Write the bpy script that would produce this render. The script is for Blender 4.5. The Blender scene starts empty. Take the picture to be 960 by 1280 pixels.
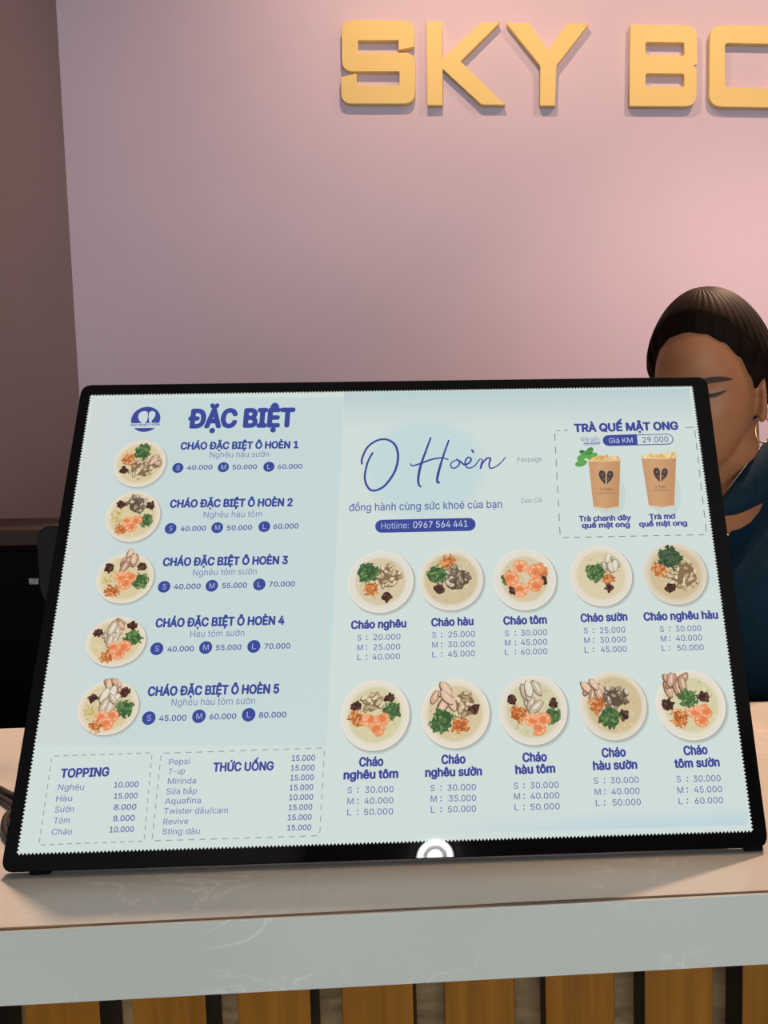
import bpy, bmesh, math, random
import numpy as np
from mathutils import Vector, Matrix
from mathutils.geometry import delaunay_2d_cdt
random.seed(7)
S = bpy.context.scene
COL = S.collection

# ------------------------------------------------------------------ camera
CAMZ = 1.42257
F, CX, CY = 1050.0, 630.443, 650.018            # focal length and principal point for a 960x1280 frame
PITCH, ROLL, YAW = 0.08713, -0.01605, 0.06147
def cam_axes():
    cy, sy = math.cos(YAW), math.sin(YAW)
    fwd = Vector((sy, cy, 0)); right = Vector((cy, -sy, 0)); up = Vector((0, 0, 1))
    f2 = math.cos(PITCH)*fwd - math.sin(PITCH)*up
    u2 = math.sin(PITCH)*fwd + math.cos(PITCH)*up
    r3 = math.cos(ROLL)*right + math.sin(ROLL)*u2
    u3 = -math.sin(ROLL)*right + math.cos(ROLL)*u2
    return r3, u3, f2
CR, CU, CF = cam_axes()
CP = Vector((0, 0, CAMZ))
cd = bpy.data.cameras.new('camera'); cam = bpy.data.objects.new('camera', cd); COL.objects.link(cam)
cd.sensor_fit = 'VERTICAL'; cd.sensor_height = 36.0; cd.lens = F/1280*36.0
cd.shift_x = -(CX-480)/1280; cd.shift_y = (CY-640)/1280
cd.clip_start = 0.02; cd.clip_end = 50
cam.matrix_world = Matrix(((CR.x, CU.x, -CF.x, CP.x), (CR.y, CU.y, -CF.y, CP.y), (CR.z, CU.z, -CF.z, CP.z), (0, 0, 0, 1)))
S.camera = cam
def ray(px, py):
    return CR*((px-CX)/F) - CU*((py-CY)/F) + CF
def at(px, py, Y):                                # the point of a photo ray at depth Y in the room
    d = ray(px, py); return CP + d*(Y/d.y)
def atz(px, py, z):                               # the point of a photo ray at height z
    d = ray(px, py); return CP + d*((z-CAMZ)/d.z)

# ------------------------------------------------------------------ world, lights, exposure
S.view_settings.view_transform = 'Standard'; S.view_settings.look = 'None'
S.view_settings.exposure = 0.0; S.view_settings.gamma = 1.0; S.view_settings.use_curve_mapping = False
w = bpy.data.worlds.new('world'); S.world = w; w.use_nodes = True
w.node_tree.nodes['Background'].inputs[0].default_value = (0.75, 0.85, 1.0, 1)
w.node_tree.nodes['Background'].inputs[1].default_value = 0.6
WALL_Y = 2.2
def light(name, kind, loc, target, energy, color, **kw):
    l = bpy.data.lights.new(name, kind); l.energy = energy; l.color = color
    for k, v in kw.items(): setattr(l, k, v)
    o = bpy.data.objects.new(name, l); COL.objects.link(o); o.location = loc
    o.rotation_euler = (Vector(target)-Vector(loc)).to_track_quat('-Z', 'Y').to_euler()
    return o
light('front_daylight_fill', 'AREA', (0.6, -2.55, 1.15), (0.3, 0.7, 1.2), 62, (0.93, 1.0, 0.96), shape='RECTANGLE', size=3.0, size_y=1.9)  # unseen area light, added in an assumed shop opening to light the counter front
WARM = (1.0, 0.62, 0.36)
light('wall_downlight', 'SPOT', (-0.02, 1.55, 2.98), (-0.02, 2.10, 1.6), 30, WARM, spot_size=math.radians(150), spot_blend=1.0, shadow_soft_size=0.025)
light('wall_downlight', 'SPOT', (0.85, 1.50, 2.98), (0.85, 2.10, 1.5), 29, WARM, spot_size=math.radians(150), spot_blend=1.0, shadow_soft_size=0.025)
light('wall_washer', 'SPOT', (1.25, 0.95, 2.98), (0.62, 2.2, 0.95), 110, (1.0, 0.61, 0.42), spot_size=math.radians(60), spot_blend=1.0, shadow_soft_size=0.05)
light('counter_downlight', 'SPOT', (1.20, 1.98, 2.98), (0.45, 1.05, 1.07), 210, (1.0, 0.62, 0.44), spot_size=math.radians(38), spot_blend=0.8, shadow_soft_size=0.04)
light('counter_downlight', 'SPOT', (-0.62, 1.85, 2.98), (-0.62, 0.95, 1.07), 190, (1.0, 0.64, 0.46), spot_size=math.radians(38), spot_blend=0.8, shadow_soft_size=0.04)
light('counter_downlight', 'SPOT', (0.75, 0.80, 2.98), (0.36, 1.12, 1.45), 60, (1.0, 0.56, 0.28), spot_size=math.radians(40), spot_blend=1.0, shadow_soft_size=0.05)

# ------------------------------------------------------------------ helpers
def lin(c):
    return tuple(((x/255)/12.92 if x/255 <= 0.04045 else ((x/255+0.055)/1.055)**2.4) for x in c)
def link(name, mesh, mat=None, parent=None):
    o = bpy.data.objects.new(name, mesh); COL.objects.link(o)
    if mat is not None and len(mesh.materials) == 0: mesh.materials.append(mat)
    if parent is not None: o.parent = parent
    return o
def tag(o, label=None, cat=None, group=None, kind=None):
    if label: o['label'] = label
    if cat: o['category'] = cat
    if group: o['group'] = group
    if kind: o['kind'] = kind
    return o
def thing(name, label, cat, loc=(0, 0, 0), group=None):
    o = bpy.data.objects.new(name, None); COL.objects.link(o); o.location = loc; o.empty_display_size = 0.05
    return tag(o, label, cat, group)
def smooth(me, on=True):
    for p in me.polygons: p.use_smooth = on
    return me
def mesh_of(verts, faces, name='m', sm=False):
    me = bpy.data.meshes.new(name); me.from_pydata([tuple(v) for v in verts], [], faces); me.update()
    return smooth(me, sm)
def box_bm(x0, x1, y0, y1, z0, z1, bev=0.0, seg=2):
    bm = bmesh.new(); bmesh.ops.create_cube(bm, size=1.0)
    for v in bm.verts:
        v.co = Vector((x0+(v.co.x+.5)*(x1-x0), y0+(v.co.y+.5)*(y1-y0), z0+(v.co.z+.5)*(z1-z0)))
    if bev: bmesh.ops.bevel(bm, geom=bm.edges[:], offset=bev, segments=seg, affect='EDGES', profile=0.5)
    return bm
def bm_mesh(bm, name='m', sm=False):
    bmesh.ops.recalc_face_normals(bm, faces=bm.faces[:])
    me = bpy.data.meshes.new(name); bm.to_mesh(me); bm.free(); return smooth(me, sm)
def box(name, mat, parent, *a, **k):
    return link(name, bm_mesh(box_bm(*a, **k), name), mat, parent)
def structure(o): return tag(o, kind='structure')
def evaluated(o, kill=True):
    dg = bpy.context.evaluated_depsgraph_get(); dg.update()
    me = bpy.data.meshes.new_from_object(o.evaluated_get(dg))
    if kill:
        d = o.data; bpy.data.objects.remove(o)
        (bpy.data.curves if isinstance(d, bpy.types.Curve) else bpy.data.meshes).remove(d)
    return me
def tube_mesh(pts, r, n=10, closed=False, res=6):
    c = bpy.data.curves.new('c', 'CURVE'); c.dimensions = '3D'; c.bevel_depth = r; c.bevel_resolution = max(1, n//4); c.use_fill_caps = True
    s = c.splines.new('NURBS'); s.points.add(len(pts)-1)
    for p, q in zip(s.points, pts): p.co = (*q, 1)
    s.order_u = 4; s.use_endpoint_u = not closed; s.use_cyclic_u = closed; s.resolution_u = res
    o = bpy.data.objects.new('c', c); COL.objects.link(o)
    return smooth(evaluated(o))
def flat_outline(loops, extrude=0.0, bevel=0.0):
    c = bpy.data.curves.new('c', 'CURVE'); c.dimensions = '2D'; c.fill_mode = 'BOTH'; c.extrude = extrude; c.bevel_depth = bevel; c.bevel_resolution = 1; c.offset = -bevel
    for L in loops:
        s = c.splines.new('POLY'); s.points.add(len(L)-1); s.use_cyclic_u = True
        for p, q in zip(s.points, L): p.co = (q[0], q[1], 0, 1)
    o = bpy.data.objects.new('c', c); COL.objects.link(o)
    return evaluated(o)
def rounded(L, radii, n=6):
    """polygon L with each corner rounded by its radius"""
    out = []
    N = len(L)
    for i in range(N):
        p = Vector(L[i]); r = radii[i] if isinstance(radii, (list, tuple)) else radii
        if r <= 0: out.append(tuple(p)); continue
        a = (Vector(L[i-1])-p); b = (Vector(L[(i+1) % N])-p)
        r = min(r, a.length*.5, b.length*.5)
        a = p+a.normalized()*r; b = p+b.normalized()*r
        for k in range(n+1):
            t = k/n; out.append(tuple(a*(1-t)**2+p*2*t*(1-t)+b*t*t))
    return out

# ------------------------------------------------------------------ materials
def mat(name, color, rough=0.5, spec=0.5, metal=0.0, **kw):
    m = bpy.data.materials.new(name); m.use_nodes = True
    b = m.node_tree.nodes['Principled BSDF']
    b.inputs['Base Color'].default_value = (*color, 1); b.inputs['Roughness'].default_value = rough
    b.inputs['Specular IOR Level'].default_value = spec; b.inputs['Metallic'].default_value = metal
    for k, v in kw.items(): b.inputs[k].default_value = v
    return m
def nodes(m): return m.node_tree.nodes, m.node_tree.links, m.node_tree.nodes['Principled BSDF']
def ramp(n, stops):
    r = n.new('ShaderNodeValToRGB'); e = r.color_ramp.elements
    while len(e) < len(stops): e.new(0.5)
    for el, (p, c) in zip(e, stops): el.position = p; el.color = (*c, 1)
    return r
def paint(name, c1, c2, scale, rough=0.8, bump=0.05, detail=6, stretch=None):
    m = mat(name, c1, rough); n, l, b = nodes(m)
    tc = n.new('ShaderNodeTexCoord'); mp = n.new('ShaderNodeMapping'); nz = n.new('ShaderNodeTexNoise')
    if stretch: mp.inputs['Scale'].default_value = stretch
    nz.inputs['Scale'].default_value = scale; nz.inputs['Detail'].default_value = detail
    r = ramp(n, [(0.3, c1), (0.7, c2)])
    l.new(tc.outputs['Object'], mp.inputs[0]); l.new(mp.outputs[0], nz.inputs[0]); l.new(nz.outputs['Fac'], r.inputs[0]); l.new(r.outputs[0], b.inputs['Base Color'])
    if bump:
        bp = n.new('ShaderNodeBump'); bp.inputs['Strength'].default_value = bump; bp.inputs['Distance'].default_value = 0.01
        l.new(nz.outputs['Fac'], bp.inputs['Height']); l.new(bp.outputs[0], b.inputs['Normal'])
    return m
def wood(name, dark, light_, axis_stretch, scale, rough=0.5):
    m = mat(name, dark, rough); n, l, b = nodes(m)
    tc = n.new('ShaderNodeTexCoord'); mp = n.new('ShaderNodeMapping'); mp.inputs['Scale'].default_value = axis_stretch
    nz = n.new('ShaderNodeTexNoise'); nz.inputs['Scale'].default_value = scale; nz.inputs['Detail'].default_value = 8; nz.inputs['Distortion'].default_value = 0.6
    r = ramp(n, [(0.3, dark), (0.5, tuple((a+c)/2 for a, c in zip(dark, light_))), (0.7, light_)])
    l.new(tc.outputs['Object'], mp.inputs[0]); l.new(mp.outputs[0], nz.inputs[0]); l.new(nz.outputs['Fac'], r.inputs[0]); l.new(r.outputs[0], b.inputs['Base Color'])
    bp = n.new('ShaderNodeBump'); bp.inputs['Strength'].default_value = 0.15; bp.inputs['Distance'].default_value = 0.002
    l.new(nz.outputs['Fac'], bp.inputs['Height']); l.new(bp.outputs[0], b.inputs['Normal'])
    return m
def marble(name, base, base2, vein):
    m = mat(name, base, 0.28); n, l, b = nodes(m)
    tc = n.new('ShaderNodeTexCoord')
    nz = n.new('ShaderNodeTexNoise'); nz.inputs['Scale'].default_value = 5.0; nz.inputs['Detail'].default_value = 6
    r = ramp(n, [(0.35, base), (0.7, base2)])
    l.new(tc.outputs['Object'], nz.inputs[0]); l.new(nz.outputs['Fac'], r.inputs[0])
    mp = n.new('ShaderNodeMapping'); mp.inputs['Rotation'].default_value = (0.5, 0.3, 0.6); mp.inputs['Scale'].default_value = (1.0, 1.5, 1.7)
    v = n.new('ShaderNodeTexNoise'); v.inputs['Scale'].default_value = 8.0; v.inputs['Detail'].default_value = 7; v.inputs['Distortion'].default_value = 1.6; v.inputs['Roughness'].default_value = 0.55
    l.new(tc.outputs['Object'], mp.inputs[0]); l.new(mp.outputs[0], v.inputs[0])
    vr = ramp(n, [(0.485, (0, 0, 0)), (0.50, (1, 1, 1)), (0.515, (0, 0, 0))])
    l.new(v.outputs['Fac'], vr.inputs[0])
    k = n.new('ShaderNodeTexNoise'); k.inputs['Scale'].default_value = 9.0; k.inputs['Detail'].default_value = 2
    kr = ramp(n, [(0.45, (0, 0, 0)), (0.60, (0.6, 0.6, 0.6))])
    l.new(tc.outputs['Object'], k.inputs[0]); l.new(k.outputs['Fac'], kr.inputs[0])
    mu = n.new('ShaderNodeMath'); mu.operation = 'MULTIPLY'; l.new(vr.outputs[0], mu.inputs[0]); l.new(kr.outputs[0], mu.inputs[1])
    mx = n.new('ShaderNodeMix'); mx.data_type = 'RGBA'; mx.inputs[7].default_value = (*vein, 1)
    l.new(mu.outputs[0], mx.inputs[0]); l.new(r.outputs[0], mx.inputs[6]); l.new(mx.outputs[2], b.inputs['Base Color'])
    return m
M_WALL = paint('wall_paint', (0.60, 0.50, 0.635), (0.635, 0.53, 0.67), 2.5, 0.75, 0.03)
M_WALL2 = paint('side_wall_shaded_paint', (0.245, 0.20, 0.22), (0.265, 0.215, 0.235), 2.5, 0.8, 0.03)  # side walls' dimness under grazing light is put into this darker base colour
M_FLOOR = paint('floor_tile', (0.06, 0.05, 0.045), (0.08, 0.07, 0.06), 4, 0.4, 0.0)
M_CEIL = paint('ceiling_paint', (0.30, 0.27, 0.26), (0.32, 0.29, 0.28), 2, 0.9, 0.0)
M_STONE = marble('veined_stone', (0.56, 0.565, 0.53), (0.61, 0.61, 0.575), (0.82, 0.81, 0.78))
M_SEAM = paint('glue_seam', (0.16, 0.085, 0.025), (0.03, 0.018, 0.01), 30, 0.6, 0.0)
M_SLAT = wood('slat_wood', (0.19, 0.066, 0.004), (0.28, 0.105, 0.009), (14, 14, 1.0), 6, 0.45)
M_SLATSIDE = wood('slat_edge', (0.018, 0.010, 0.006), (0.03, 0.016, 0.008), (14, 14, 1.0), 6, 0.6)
nodes(M_SLAT)[2].inputs['Specular IOR Level'].default_value = 0.2
M_BACKWOOD = wood('backing_plywood', (0.10, 0.055, 0.022), (0.36, 0.22, 0.10), (7, 7, 26), 2.6, 0.6)
M_LETTER = mat('letter_acrylic', (0.80, 0.61, 0.24), 0.55)
M_BLACK = mat('black_gloss', (0.003, 0.003, 0.003), 0.012, 0.4)
M_BLACKMATT = mat('black_matt', (0.0025, 0.0025, 0.0025), 0.7, 0.08)
M_DARKGREY = mat('dark_grey_plastic', (0.008, 0.008, 0.009), 0.5, 0.2)
M_BROWN = wood('dark_brown_wood', (0.022, 0.010, 0.006), (0.04, 0.019, 0.011), (2, 12, 12), 5, 0.5)
M_TAG = paint('paper_tag', (0.55, 0.53, 0.48), (0.20, 0.19, 0.17), 260, 0.7, 0.0)
M_CABLE = mat('cable_rubber', (0.012, 0.011, 0.010), 0.45)
M_SKIN = paint('skin', (0.29, 0.118, 0.052), (0.35, 0.150, 0.068), 18, 0.5, 0.02)
nodes(M_SKIN)[2].inputs['Subsurface Weight'].default_value = 0.08
nodes(M_SKIN)[2].inputs['Subsurface Radius'].default_value = (0.01, 0.004, 0.002)
M_HAIR = wood('hair', (0.005, 0.0025, 0.0016), (0.011, 0.0055, 0.0032), (3, 3, 3), 14, 0.6)
nodes(M_HAIR)[2].inputs['Specular IOR Level'].default_value = 0.06
M_BROW = mat('brow_hair', (0.035, 0.016, 0.01), 0.7)
M_SHIRT = paint('navy_cloth', (0.001, 0.014, 0.030), (0.002, 0.019, 0.040), 60, 0.85, 0.1)
nodes(M_SHIRT)[2].inputs['Specular IOR Level'].default_value = 0.15
M_TRIM = mat('white_trim', (0.6, 0.6, 0.6), 0.8)
M_TROUSER = paint('black_cloth', (0.01, 0.01, 0.012), (0.014, 0.014, 0.016), 60, 0.9, 0.05)
M_GOLD = mat('gold', (0.75, 0.58, 0.30), 0.25, 0.5, 1.0)
M_LIP = mat('lips', (0.34, 0.10, 0.08), 0.45)
M_LAMP = mat('lamp_glow', (0.8, 0.8, 0.8), 0.5, **{'Emission Color': (0.95, 0.98, 1, 1), 'Emission Strength': 45.0})
M_WHITE = mat('white_metal', (0.7, 0.7, 0.7), 0.4)
def printed(name):
    m = mat(name, (0, 0, 0), 0.03, 0.2); n, l, b = nodes(m)
    a = n.new('ShaderNodeVertexColor'); a.layer_name = 'Col'
    l.new(a.outputs[0], b.inputs['Emission Color']); b.inputs['Emission Strength'].default_value = 1.0
    return m
M_PRINT = printed('backlit_print')

# ------------------------------------------------------------------ the room
XL = at(84, 240, WALL_Y).x
XR, YF, ZC = 2.7, -2.7, 3.05
structure(box('floor', M_FLOOR, None, XL-0.1, XR+0.1, YF-0.1, WALL_Y+0.1, -0.1, 0.0))
structure(box('ceiling', M_CEIL, None, XL-0.1, XR+0.1, YF-0.1, WALL_Y+0.1, ZC, ZC+0.1))
structure(box('wall_back', M_WALL, None, XL-0.1, XR+0.1, WALL_Y, WALL_Y+0.1, 0.0, ZC))
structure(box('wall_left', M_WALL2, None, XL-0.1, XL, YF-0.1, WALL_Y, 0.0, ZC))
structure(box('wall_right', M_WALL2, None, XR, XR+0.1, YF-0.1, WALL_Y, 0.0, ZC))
structure(box('wall_front', M_WALL2, None, XL, XR, YF-0.1, YF, 2.15, ZC))      # the lintel above the open shop front

# ------------------------------------------------------------------ counter
CT = 1.0755                                     # counter top height
FY, BY, FH = 0.60835, 1.0804, 0.0583            # front edge, back edge, height of the front band
CXL, CXR = XL, 1.9
wt = thing('counter_worktop', 'pale veined stone worktop carrying the lit menu display, with its deep front band', 'worktop', (0.3, (FY+BY)/2, CT-FH))
def wbox(name, m, parent, x0, x1, y0, y1, z0, z1, **k):
    L = parent.location
    return box(name, m, parent, x0-L.x, x1-L.x, y0-L.y, y1-L.y, z0-L.z, z1-L.z, **k)
wbox('stone_slab', M_STONE, wt, CXL, CXR, FY+0.0034, BY, CT-0.02, CT, bev=0.0006)
wbox('front_band', M_STONE, wt, CXL, CXR, FY, FY+0.0029, CT-FH, CT-0.0008, bev=0.0006)
wbox('band_backing', M_BLACKMATT, wt, CXL, CXR, FY+0.003, FY+0.018, CT-FH+.001, CT-0.0205)
# the glue seam runs along the joint as a thin uneven ribbon
sv, sf = [], []
N = 160
for i in range(N+1):
    x = CXL+0.001+(CXR-CXL-0.002)*i/N
    wd = 0.0002+0.0009*max(0, math.sin(x*9+1)*math.sin(x*23))+0.0003*random.random()
    for dy, dz in ((0.0026-wd, -0.0012), (0.0030-wd, 0.0001+wd*.25), (0.0036+wd*.3, 0.0001+wd*.25), (0.0036, -0.0012)):
        sv.append((x-wt.location.x, FY+dy-wt.location.y, CT+dz-wt.location.z))
for i in range(N):
    for k in range(4):
        sf.append((4*i+k, 4*i+(k+1) % 4, 4*i+4+(k+1) % 4, 4*i+4+k))
tag(link('glue_seam', mesh_of(sv, sf), M_SEAM, wt), 'brown uneven glue seam')
cb = thing('slatted_counter', 'wooden counter front of upright brown slats over a pale grained backing board', 'counter', (0.3, (FY+BY)/2, 0))
L = cb.location
wbox('cabinet_body', M_BLACKMATT, cb, CXL, CXR, FY+0.085, BY-0.02, 0.0, CT-0.03)
wbox('backing_board', M_BACKWOOD, cb, CXL, CXR, FY+0.066, FY+0.085, 0.0, CT-0.03)
# slats: one mesh, every slat a bevelled plank; spacing as read along the top of the front
xs = [at(px, 1240, FY+0.02).x for px in (-96, 25, 158, 285, 411, 545, 676, 805, 930)]
pitch = (xs[-1]-xs[1])/7.0
sw = (at(502, 1240, FY+0.02).x-at(411, 1240, FY+0.02).x)
bm = bmesh.new(); k0 = -6
x0 = xs[1]+k0*pitch
i = 0
while x0+i*pitch+sw < CXR:
    xx = x0+i*pitch; i += 1
    if xx < CXL: continue
    b2 = box_bm(xx-L.x, xx+sw-L.x, FY+0.024-L.y, FY+0.0658-L.y, 0.0, CT-0.0205, bev=0.0015)
    me = bpy.data.meshes.new('t'); b2.to_mesh(me); b2.free(); bm.from_mesh(me); bpy.data.meshes.remove(me)
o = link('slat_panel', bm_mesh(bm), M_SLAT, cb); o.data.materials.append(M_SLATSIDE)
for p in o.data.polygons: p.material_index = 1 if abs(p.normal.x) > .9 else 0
wbox('under_rail', M_BLACKMATT, cb, CXL, CXR, FY+0.0855, BY-0.02, CT-0.03, CT-0.0205)

# ------------------------------------------------------------------ back cabinet behind the counter
CABB = 1.78
zc = at(20, 648, CABB).z
CABY = 1.52
cab = thing('back_cabinet', 'tall dark cabinet with a brown top board and black front, left behind the menu display', 'cabinet', (XL+.5, (CABY+CABB)/2, 0))
wbox('cabinet_body', M_BLACKMATT, cab, XL+0.005, -0.24, CABY+0.015, CABB, 0.0, zc-0.03, bev=0.002)
wbox('top_board', M_BROWN, cab, XL+0.005, -0.235, CABY, CABB, zc-0.03, zc, bev=0.003)
for xa, xb in ((XL+0.008, -0.70), (-0.695, -0.245)):
    wbox('door', M_BLACKMATT, cab, xa, xb, CABY-0.004, CABY+0.0148, 0.06, zc-0.04, bev=0.002)
for (pa, pb, qa, qb) in ((36.5, 47.5, 723, 730.5), (53, 63, 722, 732)):
    a = at(pa, qb, CABY-0.006); b = at(pb, qa, CABY-0.006)
    tag(wbox('paper_label', M_TAG, cab, a.x, b.x, CABY-0.006, CABY-0.0042, a.z, b.z), 'small pale printed label')

# ------------------------------------------------------------------ sign letters on the wall
LY = WALL_Y-0.019
def zl(x, y):                                   # from the measured sheet of the lettering to the wall
    p = at(400+x/1.7143, y/1.7143, LY); return (p.x, p.z)
LET = {
 'S': [rounded([(46, 42), (202, 44), (202, 100), (168, 107), (168, 86), (81, 86), (81, 112), (204, 112), (204, 222), (45, 222), (45, 165), (78, 157), (78, 182), (170, 182), (170, 153), (47, 153)],
        [26, 24, 0, 0, 0, 0, 0, 24, 26, 24, 0, 0, 0, 0, 0, 24])],
 'K': [[(228, 45), (262, 45), (262, 124), (346, 47), (385, 47), (301, 131), (397, 224), (346, 224), (263, 147), (263, 225), (230, 225)]],
 'Y': [[(400, 49), (448, 49), (489, 108), (530, 50), (576, 50), (507, 140), (504, 226), (471, 226), (472, 140)]],
 'B': [rounded([(666, 52), (808, 54), (809, 138), (800, 140), (808, 146), (807, 228), (663, 227)], [0, 24, 6, 3, 8, 26, 0]),
       rounded([(698, 90), (781, 91), (781, 119), (698, 118)], 5), rounded([(698, 157), (781, 158), (781, 186), (698, 185)], 5)],
 'O': [rounded([(836, 53), (1010, 56), (1010, 231), (834, 228)], 28), rounded([(868, 92), (976, 94), (976, 190), (868, 187)], 8)],
}
for ch, loops in LET.items():
    P = [[zl(*q) for q in Lp] for Lp in loops]
    cx = sum(p[0] for p in P[0])/len(P[0]); bz = min(p[1] for p in P[0])
    t = flat_outline([[(p[0]-cx, p[1]-bz) for p in Lp] for Lp in P], 0.0083, 0.0009)
    o = link('sign_letter', t, M_LETTER)
    o.matrix_world = Matrix.Translation((cx, WALL_Y-0.0094, bz)) @ Matrix.Rotation(math.pi/2, 4, 'X')
    tag(o, 'yellow raised block letter %s on the pink back wall' % ch, 'sign letter', 'raised letters of the wall sign')

# ------------------------------------------------------------------ lit menu display
W_, H_ = 0.64, 0.64/1.40104
TILT, PSI = 0.44741, -0.02582
ex = Vector((math.cos(PSI), math.sin(PSI), 0)); nn = Vector((-math.sin(PSI), math.cos(PSI), 0))
ey = math.cos(TILT)*Vector((0, 0, 1))+math.sin(TILT)*nn
ez = ex.cross(ey)
BL = Vector((-0.37778, 0.68805, 1.08))
org = BL+ex*(W_/2)
disp = thing('menu_display', 'black framed backlit food menu board leaning on the stone worktop', 'menu display', org)
disp.matrix_world = Matrix(((ex.x, ey.x, ez.x, org.x), (ex.y, ey.y, ez.y, org.y), (ex.z, ey.z, ez.z, org.z), (0, 0, 0, 1)))
bpy.context.view_layer.update()
def homog(src, dst):
    A = []
    for (x, y), (u, v) in zip(src, dst):
        A.append([x, y, 1, 0, 0, 0, -u*x, -u*y, -u]); A.append([0, 0, 0, x, y, 1, -v*x, -v*y, -v])
    return np.linalg.svd(np.array(A, float))[2][-1].reshape(3, 3)
HM = homog([(102, 480), (884, 472), (961, 1059), (0, 1091)], [(-W_/2, H_), (W_/2, H_), (W_/2, 0), (-W_/2, 0)])
def uv(x, y):                                    # where a mark read off the photo sits on the sheet, in metres
    q = HM@np.array([x, y, 1.0]); return Vector((q[0]/q[2], q[1]/q[2]))
# frame: rounded slab with a raised thin rim
TH = 0.0095
o_ = rounded([(-W_/2, 0), (W_/2, 0), (W_/2, H_), (-W_/2, H_)], 0.011, 8)
fr = flat_outline([o_], TH/2-0.0008, 0.0008)
o = link('frame', fr, M_BLACK, disp); o.location = (0, 0, -TH/2)
fr.materials.append(M_BLACKMATT)
for p in fr.polygons: p.material_index = 0 if p.normal.z > .98 else 1
bk = flat_outline([rounded([(-W_/2+.02, .02), (W_/2-.02, .02), (W_/2-.02, H_-.02), (-W_/2+.02, H_-.02)], 0.01, 6)], 0.002)
o = link('back_plate', bk, M_DARKGREY, disp); o.location = (0, 0, -TH-0.0021)
# backlit sheet with the serrated edge of its light guide
tl, tr, br_, bl = uv(113.5, 493.5), uv(865.5, 484.5), uv(940.5, 1039), uv(22, 1067.5)
def serr(a, b, pitch=0.0031, amp=0.0019):
    n = max(2, int((b-a).length/pitch)); d = (b-a)/n; nrm = Vector((d.y, -d.x)).normalized()
    out = []
    for i in range(n):
        out.append(a+d*i-nrm*amp*0.5); out.append(a+d*(i+.5)+nrm*amp*0.5)
    return [tuple(p) for p in out]
sheet_loop = serr(bl, br_)+serr(br_, tr)+serr(tr, tl)+serr(tl, bl)
class Art:
    """coloured flat artwork: polygons with a colour and a layer"""
    def __init__(s): s.v = []; s.f = []; s.c = []
    def poly(s, pts, col, lay=1):
        i = len(s.v); z = 0.00012*lay
        s.v += [(p[0], p[1], z) for p in pts]; s.f.append(tuple(range(i, i+len(pts)))); s.c.append(col)
    def mesh(s, vs, fs, col, lay=1):
        i = len(s.v); z = 0.00012*lay
        s.v += [(p[0], p[1], z) for p in vs]; s.f += [tuple(i+k for k in f) for f in fs]; s.c += [col]*len(fs)
    def ell(s, c, rx, ry, col, lay=1, rot=0.0, n=20, wob=0.0):
        ca, sa = math.cos(rot), math.sin(rot); pts = []
        for k in range(n):
            a = 2*math.pi*k/n; q = 1+wob*random.uniform(-1, 1)
            x, y = rx*q*math.cos(a), ry*q*math.sin(a); pts.append((c[0]+x*ca-y*sa, c[1]+x*sa+y*ca))
        s.poly(pts, col, lay)
    def line(s, pts, wd, col, lay=1):
        """stroke with round-ish joints; wd a number or one width for each point"""
        P = [Vector(p) for p in pts]; ws = wd if isinstance(wd, (list, tuple)) else [wd]*len(P)
        Lf, Rt = [], []
        for i, p in enumerate(P):
            d = (P[min(i+1, len(P)-1)]-P[max(i-1, 0)]).normalized(); nrm = Vector((-d.y, d.x))*ws[i]/2
            Lf.append(p+nrm); Rt.append(p-nrm)
        for i in range(len(P)-1): s.poly([Rt[i], Rt[i+1], Lf[i+1], Lf[i]], col, lay)
    def build(s, name, parent, label=None):
        # origin on the print's own centre
        A = np.array(s.v); c0 = (A.max(0)+A.min(0))/2; c0[2] = 0
        me = bpy.data.meshes.new(name); me.from_pydata([tuple(p) for p in A-c0], [], s.f); me.update()
        ca = me.color_attributes.new('Col', 'FLOAT_COLOR', 'CORNER')
        i = 0
        for f, c in zip(s.f, s.c):
            lc = (*lin(c), 1)
            for _ in f: ca.data[i].color = lc; i += 1
        o = link(name, me, M_PRINT, parent); o.location = Vector(c0)-Vector((parent.location.x, parent.location.y, 0)) if parent.type == 'MESH' else Vector((c0[0], c0[1], 0.0004))
        if label: o['label'] = label
        return o
BLUE = (64, 74, 150); MID = (90, 100, 162); THIN = (112, 122, 176); GREY = (135, 146, 158)
WHITE = (208, 220, 216)
sh = flat_outline([sheet_loop])
bmx = bmesh.new(); bmx.from_mesh(sh); bmesh.ops.triangulate(bmx, faces=bmx.faces[:])
vs = [tuple(v.co) for v in bmx.verts]; fs = [tuple(v.index for v in f.verts) for f in bmx.faces]
bmx.free()
A = Art(); A.mesh(vs, fs, WHITE, 0)
# the printed tints of the sheet: a pale blue column on the left, a blue fade along the top, a pale round mark behind the script
def lerp(a, b, t): return tuple(x+(y-x)*t for x, y in zip(a, b))
def quadpx(x0, y0, x1, y1, x2, y2, x3, y3): return [uv(x0, y0), uv(x1, y1), uv(x2, y2), uv(x3, y3)][::-1]
NB = 26
for k in range(NB):
    t0, t1 = k/NB, (k+1)/NB
    ya, yb = 497+t0*435, 497+t1*435
    def lx(y): return 113-0.167*(y-491)+5
    def rx(y): return 431-0.05*(y-497)
    for j in range(12):
        s0, s1 = j/12, (j+1)/12
        edge = min(1.0, (j+0.5)/3.5)
        c = lerp((208, 215, 214), lerp((196, 214, 214), (199, 217, 214), t0), edge)
        A.poly(quadpx(lx(ya)+(rx(ya)-lx(ya))*s0, ya, lx(ya)+(rx(ya)-lx(ya))*s1, ya, lx(yb)+(rx(yb)-lx(yb))*s1, yb, lx(yb)+(rx(yb)-lx(yb))*s0, yb), c, 1)
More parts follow.
